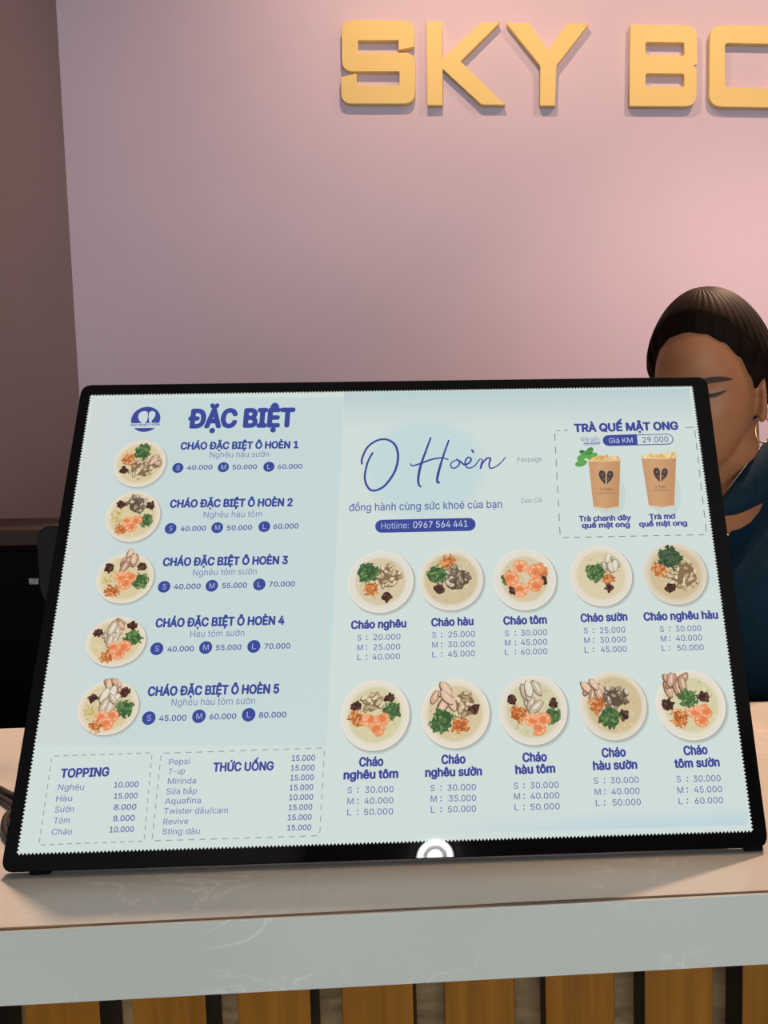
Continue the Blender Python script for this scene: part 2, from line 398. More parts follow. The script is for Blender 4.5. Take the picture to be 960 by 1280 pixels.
for k in range(14):
    y0, y1 = 491+k*3.4, 491+(k+1)*3.4
    c = lerp((186, 206, 208), WHITE, min(1, (k+1)/14))
    A.poly(quadpx(431, y0, 862+0.1*(y0-489), y0-4, 862+0.1*(y1-489), y1-4, 431, y1), c, 1)
for k in range(12):
    y0, y1 = 1009+k*2, 1009+(k+1)*2
    c = lerp(WHITE, (190, 212, 220), (k+1)/12)
    for j in range(14):
        xa, xb = 520+j*29.6, 520+(j+1)*29.6; sl = lambda x: 8-10*(x-600)/334
        A.poly(quadpx(xa, y0+sl(xa), xb, y0+sl(xb), xb, y1+sl(xb), xa, y1+sl(xa)), lerp(WHITE, c, min(1, (j+.5)/9)), 1)
for r_, c_ in ((1.0, (203, 218, 216)), (0.93, (199, 217, 216)), (0.85, (195, 216, 216))):
    cc = uv(532, 585); A.ell(cc, 0.062*r_, 0.056*r_, c_, 1.3+4*(1-r_), n=40)
sheet = A.build('backlit_sheet', disp)

TXT = {}
import os
FONT = None
try: FONT = bpy.data.fonts.load(os.path.join(bpy.utils.system_resource('DATAFILES'), 'fonts', 'Inter.woff2'))   # the lettering face that ships with Blender
except Exception: FONT = None
def glyphs(body, off=0.0, sp=1.0):
    if off:
        vs, fs = glyphs(body, 0.0, sp); V, Fc = [vs], list(fs); n = len(vs)
        for k in range(8):
            t = math.pi*k/4; V.append(vs+np.array([off*math.cos(t), off*.8*math.sin(t), 0])); Fc += [tuple(i+(k+1)*n for i in f) for f in fs]
        return np.concatenate(V), Fc
    k = (body, off, sp)
    if k in TXT: return TXT[k]
    c = bpy.data.curves.new('t', 'FONT'); c.body = body; c.offset = 0.0
    if FONT: c.font = FONT
    c.resolution_u = 3; c.space_character = sp; c.fill_mode = 'FRONT'
    o = bpy.data.objects.new('t', c); COL.objects.link(o)
    dg = bpy.context.evaluated_depsgraph_get(); dg.update()
    oc = o.evaluated_get(dg).to_curve(dg); loops = []
    for sp_ in oc.splines:
        B = sp_.bezier_points; n = len(B); L = []
        for i in range(n):
            a, b = B[i], B[(i+1) % n]; p0, p1, p2, p3 = a.co, a.handle_right, b.handle_left, b.co
            straight = (p1-p0).cross(p3-p0).length < 1e-6 and (p2-p0).cross(p3-p0).length < 1e-6
            m = 1 if straight else 4
            for q in range(m):
                t = q/m; v = p0*(1-t)**3+p1*3*t*(1-t)**2+p2*3*t*t*(1-t)+p3*t**3
                if not L or (L[-1]-v.to_2d()).length > 1e-5: L.append(v.to_2d())
        if len(L) > 2: loops.append(L)
    bpy.data.objects.remove(o); bpy.data.curves.remove(c)
    # overlapping outlines are filled one by one, each with the counters that lie inside it
    def area(L): return sum(L[i-1].x*L[i].y-L[i].x*L[i-1].y for i in range(len(L)))/2
    def inside(p, L):
        r = False
        for i in range(len(L)):
            a, b = L[i-1], L[i]
            if (a.y > p.y) != (b.y > p.y) and p.x < (b.x-a.x)*(p.y-a.y)/(b.y-a.y)+a.x: r = not r
        return r
    ar = [area(L) for L in loops]; sg = math.copysign(1, ar[max(range(len(ar)), key=lambda i: abs(ar[i]))])
    vs, fs = [], []
    for L, a in zip(loops, ar):
        if a*sg <= 0: continue
        hs = [H for H, h in zip(loops, ar) if h*sg < 0 and abs(h) < abs(a) and inside(H[0], L) and inside(H[len(H)//2], L)]
        pv, pe = [], []
        for Q in [L]+hs:
            k0 = len(pv); pv += [q*10 for q in Q]; pe += [(k0+i, k0+(i+1) % len(Q)) for i in range(len(Q))]
        ov, _e, of = delaunay_2d_cdt(pv, pe, [], 0, 1e-6, False)[:3]
        n = len(vs); vs += [(v.x/10, v.y/10, 0.0) for v in ov]
        for f in of:
            c_ = sum((ov[i] for i in f), Vector((0, 0)))/len(f)/10
            if inside(c_, L) and not any(inside(c_, H) for H in hs): fs.append(tuple(n+i for i in f))
    vs = np.array(vs)
    TXT[k] = (vs, fs); return TXT[k]
def put(art, body, x0, y0, x1, y1, cap, col=BLUE, off=0.0, lay=3, sp=1.0, fit=True):
    """lettering whose baseline runs from (x0,y0) to (x1,y1), cap height in the same sheet reading"""
    vs, fs = glyphs(body, off, sp)
    a, b = uv(x0, y0), uv(x1, y1); xm, ym = (x0+x1)/2, (y0+y1)/2
    h = (uv(xm, ym-cap)-uv(xm, ym)).length
    d = (b-a); wd = d.length; d = d/wd; up = Vector((-d.y, d.x))
    bx0, bx1 = vs[:, 0].min(), vs[:, 0].max()
    cv = glyphs('H', 0.0)[0]
    sx = wd/(bx1-bx0); sy = h/(cv[:, 1].max()-cv[:, 1].min())
    pts = [a+d*((v[0]-bx0)*sx)+up*(v[1]*sy) for v in vs]
    art.mesh(pts, fs, col, lay)
def text(name, body, *a, **k):
    A = Art(); put(A, body, *a, **k); return A.build(name, sheet)
# --- logo
A = Art(); c = uv(182.8, 523.8); R = (uv(201.2, 523)-uv(164.6, 524)).length/2
A.ell(c, R, R*0.98, BLUE, 3, n=48)
bandt, bandb = c.y-R*0.30, c.y-R*0.68
A.poly([(c.x-R*1.06, bandb), (c.x+R*1.06, bandb), (c.x+R*1.06, bandt), (c.x-R*1.06, bandt)], (200, 216, 218), 4)
def blob(pts, col, lay): A.poly([(c.x+p[0]*R, c.y+p[1]*R) for p in rounded(pts, 0.25, 5)], col, lay)
blob([(-.28, -.30), (-.56, .12), (-.50, .52), (-.2, .66), (.08, .58), (.14, .1), (.06, -.3)], (200, 216, 218), 4)
blob([(.30, -.30), (.18, .1), (.16, .56), (.42, .66), (.64, .5), (.60, .1), (.42, -.1), (.44, -.3)], (200, 216, 218), 4)
put(A, 'CHÁO NGHÊU Ô HOÈN', 163.2, 532.6, 200.2, 531.8, 2.6, BLUE, 0.02, 5)
A.build('logo', sheet)
text('section_heading', 'ĐẶC BIỆT', 234.7, 534, 369, 532.8, 21.5, BLUE, 0.05)
# --- the five specials on the left
SP = [
 ('CHÁO ĐẶC BIỆT Ô HOÈN 1', (226, 561.6, 374, 560.2, 8.4), 'Nghêu hàu sườn', (263, 572, 337, 571, 7), [('S', 223.1, 584.8, '40.000', 234.4, 266.3, 587), ('M', 280.1, 584, '50.000', 291.2, 322, 586.6), ('L', 337.1, 583.6, '60.000', 347.8, 378.8, 586.2)], 7.0, 5.5),
 ('CHÁO ĐẶC BIỆT Ô HOÈN 2', (212.7, 634.2, 366.7, 632.6, 9.2), 'Nghêu hàu tôm', (255.2, 647, 328.2, 646, 7.4), [('S', 214.1, 660.5, '40.000', 226.1, 258.2, 663.7), ('M', 272.5, 659.6, '50.000', 284.4, 315.9, 662.8), ('L', 331.4, 658.4, '60.000', 342.5, 374, 661)], 7.4, 6.0),
 ('CHÁO ĐẶC BIỆT Ô HOÈN 3', (203.9, 707.2, 360.8, 705, 9.6), 'Nghêu tôm sườn', (241.8, 719.6, 321.5, 718, 7.8), [('S', 206, 733.4, '40.000', 217.9, 251.5, 736.2), ('M', 265.7, 732.2, '55.000', 278.3, 309.5, 735), ('L', 325.2, 730.7, '70.000', 336.9, 369.6, 733.4)], 7.8, 6.2),
 ('CHÁO ĐẶC BIỆT Ô HOÈN 4', (194.7, 783.8, 356.6, 780.4, 10.2), 'Hàu tôm sườn', (238.4, 796.4, 306.3, 795, 8), [('S', 196.9, 810.9, '40.000', 209.7, 243.1, 814.4), ('M', 258.1, 809.4, '55.000', 270.6, 302.5, 812.6), ('L', 318.4, 808.1, '70.000', 331.3, 363.8, 811)], 8.2, 6.5),
 ('CHÁO ĐẶC BIỆT Ô HOÈN 5', (185, 869.6, 350, 866.2, 10.8), 'Nghêu hàu tôm sườn', (215, 882, 319.7, 880, 8.4), [('S', 186.9, 897.5, '45.000', 199.4, 233.8, 901), ('M', 249.7, 895.3, '60.000', 262.5, 296.3, 899), ('L', 311.9, 893.4, '80.000', 324.4, 358.8, 897)], 8.5, 6.8),
]
for title, tb, sub, sb, prices, r, ch in SP:
    text('dish_title', title, *tb, BLUE, 0.042)
    text('dish_subtitle', sub, *sb, THIN, 0.0)
    for (lt, cx, cy, pr, p0, p1, pb) in prices:
        A = Art(); cc = uv(cx, cy); rr = (uv(cx+r, cy)-uv(cx, cy)).length
        A.ell(cc, rr, rr, BLUE, 3, n=24)
        hw = r*(0.42 if lt == 'M' else 0.30)
        put(A, lt, cx-hw, cy+r*0.42, cx+hw, cy+r*0.40, r*0.85, (170, 185, 220), 0.0, 4)
        A.build('size_badge', sheet)
        text('dish_price', pr, p0, pb+0.2, p1, pb-0.4, ch, MID, 0.02)
# --- the ten bowls on the right
def prices(x, xc, rows, ch):
    for lt, x0, (p, p0, p1, yb) in zip('SML', x, rows):
        A = Art(); wl = ch*(1.0 if lt == 'M' else 0.72)
        put(A, lt, x0, yb+0.9, x0+wl, yb+0.8, ch, THIN, 0.006)
        for q in (0.15, 0.75): A.ell(uv(xc, yb+0.6-ch*q), 0.0007, 0.0007, THIN, 3, n=8)
        put(A, p, p0, yb+0.5, p1, yb-0.4, ch, MID, 0.004)
        A.build('dish_price', sheet)
R1 = [
 ([('Cháo nghêu', 439.6, 786.2, 509, 784.2, 9.6)], (447.7, 447.7, 447.7), 459.4, [('20.000', 467.8, 501.6, 800), ('25.000', 467.8, 501.3, 812.3), ('40.000', 466.4, 501, 824.5)]),
 ([('Cháo hàu', 540, 783.2, 593, 781.5, 9.6)], (541.2, 541.2, 541.2), 553, [('25.000', 561.5, 594.6, 796.5), ('30.000', 561, 594.5, 809), ('45.000', 561, 594.5, 821)]),
 ([('Cháo tôm', 630, 781.2, 684.6, 779.8, 9.6)], (632, 632, 632), 645, [('30.000', 652, 684.6, 794.8), ('45.000', 652, 684.8, 806.6), ('60.000', 652, 685, 818.4)]),
 ([('Cháo sườn', 726.5, 778, 785, 776.2, 9.6)], (730.4, 731, 731.5), 742.4, [('25.000', 750.7, 782.2, 791.6), ('30.000', 750.7, 783, 803.6), ('45.000', 751.5, 784, 815.6)]),
 ([('Cháo nghêu hàu', 805, 776.4, 898, 774, 9.6)], (825.5, 826.5, 827.8), 837.2, [('30.000', 845, 877, 789.8), ('40.000', 845.5, 878, 801.6), ('50.000', 847, 880, 813.6)]),
 ([('Cháo', 449.8, 958, 480.4, 957, 10.8), ('nghêu tôm', 430.3, 974, 499, 972, 10.4)], (435.4, 435.2, 435), 448.4, [('30.000', 457.4, 493, 990.6), ('40.000', 456.5, 492.6, 1004.4), ('50.000', 456, 492.4, 1018.2)]),
 ([('Cháo', 552.7, 955, 583, 954, 10.8), ('nghêu sườn', 532.4, 971, 603.6, 969, 10.4)], (539, 539.3, 539.5), 552.3, [('30.000', 560.3, 596, 988), ('35.000', 562, 596, 1001.5), ('50.000', 561, 596, 1015)]),
 ([('Cháo', 654, 952.4, 684.6, 951.4, 10.8), ('hàu tôm', 645, 967.4, 695, 965.6, 10.4)], (643, 643.4, 644), 655.8, [('30.000', 663.8, 699, 985.2), ('40.000', 664, 700, 998.4), ('50.000', 664, 700.6, 1012)]),
 ([('Cháo', 752.9, 946.8, 783, 945.4, 10.8), ('hàu sườn', 742, 962.6, 797.3, 960.8, 10.4)], (743, 744, 745.4), 756.2, [('30.000', 764, 799, 979), ('40.000', 765, 800, 992.8), ('50.000', 766.4, 801.6, 1006.6)]),
 ([('Cháo', 855, 944.2, 885, 942.6, 10.8), ('tôm sườn', 843.4, 960, 900, 958, 10.4)], (846, 847, 848.6), 859.2, [('30.000', 867, 901, 977), ('45.000', 868, 902.6, 990.6), ('60.000', 869, 904, 1004.4)]),
]
for i, (names, lx_, xc, rows) in enumerate(R1):
    A = Art()
    for nm in names: put(A, nm[0], *nm[1:], BLUE, 0.04)
    A.build('dish_name', sheet)
    prices(lx_, xc, rows, 7.0 if i < 5 else 7.6)
# --- bowl photographs
PAL = {'herb': [(76, 106, 62), (94, 126, 72), (62, 90, 56), (116, 146, 90), (84, 114, 74)],
       'dherb': [(62, 84, 62), (48, 70, 50), (78, 100, 70), (56, 78, 62)],
       'onion': [(196, 118, 62), (212, 140, 84), (176, 96, 50), (224, 160, 104)],
       'clam': [(206, 188, 152), (184, 160, 122), (224, 208, 176), (164, 138, 104), (134, 110, 82), (196, 176, 138)],
       'gclam': [(206, 196, 172), (160, 146, 122), (122, 108, 90), (222, 214, 194), (96, 82, 66)],
       'meat': [(206, 168, 140), (190, 150, 124), (222, 190, 164), (168, 124, 100)],
       'oyster': [(212, 200, 178), (196, 182, 158), (224, 214, 194), (176, 160, 138)],
       'dark': [(88, 58, 50), (74, 46, 42), (104, 70, 58), (64, 42, 40)],
       'yellow': [(204, 184, 116), (190, 168, 100), (214, 196, 140)],
       'shrimp': [(232, 148, 100), (238, 166, 122), (222, 128, 80)]}
def bowl(x0, x1, y0, y1, spec, broth=(212, 198, 160), rim=(222, 214, 198), off=(0.0, 0.0), br=0.80):
    A = Art(); c = uv((x0+x1)/2, (y0+y1)/2)
    rx = (uv(x1, (y0+y1)/2)-uv(x0, (y0+y1)/2)).length/2; ry = (uv((x0+x1)/2, y0)-uv((x0+x1)/2, y1)).length/2
    def q(x, y): return (c.x+x*rx, c.y+y*ry)
    A.ell(q(0.05, -0.06), rx*1.03, ry*1.03, (186, 196, 192), 2, n=40)
    A.ell(q(0.03, -0.03), rx*1.01, ry*1.01, (170, 176, 168), 2.4, n=40)
    A.ell(c, rx, ry, lerp(rim, (255, 250, 240), .15), 3, n=44)
    A.ell(q(off[0]*.4, off[1]*.4), rx*0.94, ry*0.94, rim, 4, n=44)
    A.ell(q(off[0]*.8, off[1]*.8), rx*(br+.05), ry*(br+.05), lerp(rim, broth, .5), 5, n=40)
    A.ell(q(*off), rx*br, ry*br, broth, 6, n=40)
    for _ in range(26):
        a, r = random.uniform(0, 6.28), br*.95*math.sqrt(random.random())
        A.ell(q(off[0]+r*math.cos(a), off[1]+r*math.sin(a)), rx*.05, ry*.03, lerp(broth, random.choice([(236, 224, 190), (180, 160, 118)]), .5), 7, random.random()*3, 7)
    for si, (kind, x, y, s) in enumerate(spec):
        pal = PAL[kind]; L0 = 8+si*0.9
        def spot(k, sc=1.0):
            a, r = random.uniform(0, 6.28), s*sc*math.sqrt(random.random()); return q(x+r*math.cos(a), y+r*math.sin(a))
        R_ = rx
        if kind in ('herb', 'dherb'):
            A.ell(q(x, y), R_*s*.85, ry*s*.85, pal[2], L0, n=16, wob=.14)
            for k in range(46):
                A.ell(spot(k), R_*random.uniform(.05, .10), R_*random.uniform(.025, .05), random.choice(pal), L0+.1+.015*k, random.random()*3.1, 7, .2)
        elif kind == 'onion':
            A.ell(q(x, y), R_*s*.8, ry*s*.7, pal[2], L0, n=14, wob=.15)
            for k in range(34):
                A.ell(spot(k), R_*random.uniform(.05, .11), R_*.03, random.choice(pal), L0+.1+.018*k, random.random()*3.1, 7, .2)
        elif kind in ('clam', 'gclam'):
            A.ell(q(x, y), R_*s*.85, ry*s*.8, pal[4], L0, n=16, wob=.2)
            for k in range(int(16+26*s)):
                p = spot(k); rot = random.random()*3.1; b = random.uniform(.09, .135)
                A.ell(p, R_*b, R_*b*.62, pal[4], L0+.1+.02*k, rot, 9, .12)
                A.ell((p[0]+R_*.012, p[1]+R_*.018), R_*b*.82, R_*b*.46, pal[k % 3], L0+.11+.02*k, rot, 9, .12)
        elif kind in ('meat', 'oyster'):
            for k in range(9):
                p = spot(k, .75); rot = random.uniform(.6, 2.4); b = random.uniform(.20, .28)*(s/.35)**.5
                A.ell(p, R_*b, R_*b*.5, (128, 98, 78) if kind == 'meat' else (140, 124, 104), L0+.08*k, rot, 14, .07)
                A.ell((p[0]+R_*.012, p[1]+R_*.015), R_*b*.9, R_*b*.4, random.choice(pal[:3]), L0+.08*k+.03, rot, 14, .07)
                A.ell((p[0]+R_*.02, p[1]+R_*.03), R_*b*.55, R_*b*.12, lerp(pal[2], (255, 255, 250), .2), L0+.08*k+.05, rot, 10)
        elif kind == 'dark':
            A.ell(q(x, y), R_*s*.85, ry*s*.8, pal[1], L0, n=12, wob=.22)
            for k in range(14): A.ell(spot(k, .85), R_*.06, R_*.045, random.choice(pal), L0+.1+.02*k, random.random()*3, 7, .2)
        elif kind == 'yellow':
            for k in range(30): A.ell(spot(k), R_*.08, R_*.03, random.choice(pal), L0+.02*k, random.random()*3, 7, .2)
        elif kind == 'shrimp':
            m = 5 if s > .6 else 3
            for k in range(m):
                a0 = 6.28*k/m+.6; rr_ = .62 if m == 5 else .45
                cxy = q(x+s*rr_*math.cos(a0), y+s*rr_*.85*math.sin(a0)); st = random.uniform(0, 6.28)
                ra = R_*s*(.26 if m == 5 else .36)
                arc = [(cxy[0]+ra*math.cos(st+t), cxy[1]+ra*.9*math.sin(st+t)) for t in np.linspace(0, 4.7, 14)]
                wds = [ra*(1.15-.65*t) for t in np.linspace(0, 1, 14)]
                A.ell(cxy, ra*1.0, ra*.9, pal[2], L0+.14*k, n=14)
                A.line(arc, wds, pal[k % 2], L0+.14*k+.02)
                A.ell(arc[0], wds[0]*.5, wds[0]*.5, pal[k % 2], L0+.14*k+.02, n=10)
                A.line(arc[1:-2], [v*.30 for v in wds[1:-2]], (240, 190, 152), L0+.14*k+.06)
                for j in (3, 6, 9):
                    A.ell(arc[j], wds[j]*.10, wds[j]*.45, (214, 124, 80), L0+.14*k+.09, st+4.7*j/13+1.57, 6)
    A.build('bowl_picture', sheet)
C1 = dict(broth=(216, 200, 160), rim=(224, 213, 192))
bowl(142.7, 208, 550, 608, [('clam', .1, -.2, .48), ('meat', .62, .08, .24), ('onion', -.42, .2, .27), ('herb', .08, .48, .33), ('dark', -.55, -.3, .17)], **C1)
bowl(133, 201, 614, 676.5, [('yellow', -.55, .0, .25), ('gclam', .1, .48, .38), ('dark', -.5, .48, .17), ('dark', .62, .42, .17), ('herb', .5, -.18, .26), ('onion', -.38, -.5, .22), ('shrimp', .0, -.28, .42)], **C1)
bowl(121, 193, 691, 753.5, [('yellow', -.5, .0, .28), ('meat', .0, .68, .36), ('dark', -.58, .4, .2), ('dark', .55, .45, .2), ('herb', .55, -.15, .3), ('onion', -.38, -.52, .25), ('shrimp', .05, -.08, .45)], **C1)
bowl(108, 183, 771, 832.5, [('meat', .05, .62, .28), ('dark', .5, .62, .19), ('dark', -.6, .36, .18), ('oyster', -.15, .2, .42), ('herb', .58, .12, .32), ('onion', -.22, -.62, .24), ('shrimp', .15, -.32, .45)], **C1)
bowl(98, 174, 850, 918, [('yellow', -.55, -.2, .22), ('meat', .05, .72, .28), ('dark', .5, .52, .2), ('dark', -.52, .36, .19), ('oyster', .0, .22, .40), ('herb', .56, -.08, .30), ('onion', -.3, -.68, .22), ('shrimp', .02, -.42, .45)], **C1)
C2 = dict(broth=(212, 197, 164), rim=(222, 218, 205))
bowl(435.7, 518, 688.6, 766, [('clam', .22, .14, .38), ('onion', -.28, -.25, .22), ('herb', -.4, .28, .32), ('dark', .2, -.5, .17)], br=.74, **C2)
bowl(524, 605, 686.5, 763, [('onion', -.08, .55, .25), ('gclam', .2, .0, .40), ('dark', -.36, -.32, .18), ('herb', -.44, .15, .30)], br=.80, broth=(206, 190, 154), rim=(222, 214, 200))
bowl(617, 696, 686.5, 763, [('onion', .5, .25, .25), ('dark', .58, -.08, .16), ('dark', -.36, -.36, .16), ('herb', -.5, .02, .22), ('shrimp', .0, .02, .72)], br=.72, **C2)
bowl(713, 790.6, 682.5, 758, [('oyster', .3, .38, .30), ('onion', .2, -.1, .2), ('dark', .24, -.42, .15), ('herb', -.18, .1, .32)], br=.76, broth=(216, 203, 168), rim=(224, 216, 200))
bowl(805, 883.5, 680, 756, [('clam', .25, -.02, .50), ('onion', -.48, .12, .24), ('dark', -.2, -.46, .18), ('dherb', -.12, .52, .38)], br=.80, broth=(206, 186, 148), rim=(216, 204, 184))
bowl(426.8, 513, 849.5, 938, [('clam', -.06, .35, .30), ('dark', -.55, .26, .16), ('dark', .42, .46, .15), ('onion', -.52, -.1, .25), ('herb', .5, .1, .25), ('shrimp', .05, -.22, .45)], br=.76, broth=(212, 203, 162), rim=(226, 218, 202))
bowl(527, 613, 848.4, 935, [('clam', .22, .2, .38), ('meat', -.35, .45, .42), ('onion', .15, -.36, .25), ('dark', .56, .1, .17), ('herb', -.4, -.22, .35)], br=.78, broth=(212, 196, 160), rim=(226, 216, 198))
bowl(624.5, 710, 844, 931, [('oyster', .05, .36, .42), ('dark', -.6, .3, .16), ('dark', .6, .16, .16), ('onion', -.45, -.12, .25), ('herb', .58, -.2, .22), ('shrimp', .12, -.38, .42)], br=.78, broth=(210, 202, 166), rim=(224, 216, 200))
bowl(725, 808.4, 839.5, 925, [('meat', -.55, .42, .34), ('gclam', .1, .22, .36), ('onion', -.5, .0, .24), ('dark', .3, -.3, .18), ('herb', -.12, -.36, .32)], br=.80, broth=(206, 188, 148), rim=(222, 210, 192), off=(.04, .02))
bowl(820, 907, 837.6, 925, [('meat', -.35, .52, .40), ('dark', -.66, .02, .19), ('dark', .38, .2, .19), ('onion', -.35, -.35, .26), ('shrimp', .25, -.3, .42), ('herb', -.06, .18, .27)], br=.76, broth=(212, 204, 164), rim=(226, 218, 202))
# --- script name, slogan, phone badge, captions
A = Art()
def spx(x, y): return uv(430+x/3.5556, 540+y/3.5556)
def curve_pts(P, n=10):
    P = [Vector(p) for p in P]; P = [P[0]*2-P[1]]+P+[P[-1]*2-P[-2]]; out = []
    for i in range(1, len(P)-2):
        for k in range(n):
            t = k/n; p0, p1, p2, p3 = P[i-1:i+3]
            out.append(.5*((2*p1)+(p2-p0)*t+(2*p0-5*p1+4*p2-p3)*t*t+(3*p1-p0-3*p2+p3)*t**3))
    out.append(P[-2]); return out
def script(pts, w0=7.5, w1=None):
    q = curve_pts(pts); n = len(q); u = 0.00024
    ws = [(w0+((w1 or w0*.6)-w0)*abs(2*i/n-1))*u for i in range(n)]
    A.line([spx(*p) for p in q], ws, BLUE, 4)
script([(84, 146), (84, 120), (108, 70), (150, 40), (195, 36), (232, 62), (244, 115), (228, 180), (185, 240), (140, 262), (112, 250), (96, 205), (108, 140), (132, 92)], 10, 8)
script([(390, 26), (368, 85), (345, 150), (334, 205), (336, 236), (347, 247)], 11, 7)
script([(470, 38), (446, 105), (428, 165), (418, 208), (420, 228), (430, 224)], 11, 7)
script([(298, 142), (308, 152), (345, 142), (395, 124), (440, 118), (468, 126)], 8, 5)
script([(502, 128), (482, 138), (478, 155), (492, 164), (512, 152), (516, 134), (502, 124), (520, 134), (540, 148), (562, 138), (568, 122), (554, 116), (542, 134), (546, 156), (562, 163), (585, 152), (606, 124)], 8, 5)
script([(606, 122), (618, 128), (612, 150), (610, 166), (620, 140), (640, 120), (654, 122), (648, 146), (654, 164), (676, 158), (702, 138), (722, 114)], 8, 4)
script([(570, 80), (580, 96)], 9, 6)
A.build('brand_script', sheet)
text('slogan', 'đồng hành cùng sức khoẻ của bạn', 437.4, 639.4, 628.5, 635.4, 9.4, MID, 0.008)
A = Art()
def pill(x0, y0, x1, y1, h, col, lay, n=10):
    a, b = uv(x0, y0), uv(x1, y1); d = (b-a).normalized(); up = Vector((-d.y, d.x))
    r = (uv((x0+x1)/2, (y0+y1)/2-h/2)-uv((x0+x1)/2, (y0+y1)/2+h/2)).length/2
    a = a+d*r; b = b-d*r; pts = []
    for k in range(n+1): t = -math.pi/2+math.pi*k/n; pts.append(b+d*r*math.cos(t)+up*r*math.sin(t))
    for k in range(n+1): t = math.pi/2+math.pi*k/n; pts.append(a+d*r*math.cos(t)+up*r*math.sin(t))
    return pts
A.poly(pill(470, 658.4, 595.5, 656, 16.2, BLUE, 3), BLUE, 3)
put(A, 'Hotline:', 477.5, 661.4, 512, 660.8, 7.6, (176, 188, 222), 0.0, 4)
put(A, '0967 564 441', 517.5, 660.8, 585.5, 659.2, 8.2, (196, 208, 230), 0.004, 4)
A.build('hotline_badge', sheet)
text('code_caption', 'Fanpage', 648, 578.4, 678, 577.6, 6, GREY, 0.0)
text('code_caption', 'Zalo OA', 652, 629.6, 679, 628.8, 6, GREY, 0.0)
# --- tea panel
def dashes(art, p, q, n, wd=0.0009, col=(128, 140, 152), fill=0.55):
    p, q = Vector(p), Vector(q)
    for k in range(n):
        a = p+(q-p)*((k+.5-fill/2)/n); b = p+(q-p)*((k+.5+fill/2)/n); art.line([a, b], wd, col, 3)
text('drink_heading', 'TRÀ QUẾ MẬT ONG', 718.4, 541, 848.6, 538.2, 9.4, BLUE, 0.045)
A = Art()
dashes(A, uv(694, 539.5), uv(713, 539), 2); dashes(A, uv(857, 536), uv(868.5, 535.6), 1, fill=.9); dashes(A, uv(868.3, 536), uv(883.4, 669.5), 8)
dashes(A, uv(701, 673), uv(883.4, 669.5), 13); dashes(A, uv(694, 539.5), uv(701, 673), 8)
A.build('dashed_border', sheet)
A = Art()
put(A, 'Giá gốc', 726.5, 552.4, 750.6, 551.6, 4.6, THIN, 0.004); put(A, '35.000', 730.5, 558, 750.6, 557.2, 4.4, THIN, 0.01)
A.line([uv(729.5, 556), uv(751.5, 555)], 0.0006, BLUE, 5)
A.poly(pill(754, 552.2, 842, 550.2, 13.4, BLUE, 3), BLUE, 3)
A.poly(pill(755.2, 552.2, 840.9, 550.2, 11.4, WHITE, 4), WHITE, 4)
P_ = pill(754, 552.2, 842, 550.2, 13.4, BLUE, 5); xm = uv(797, 551).x
A.poly([(min(p.x, xm), p.y) for p in P_], BLUE, 5)
put(A, 'Giá KM', 762, 555.4, 791.5, 554.8, 6.4, (196, 208, 230), 0.0, 6)
put(A, '29.000', 803.8, 554.8, 836, 554, 7.0, BLUE, 0.004, 6)
A.build('price_badge', sheet)
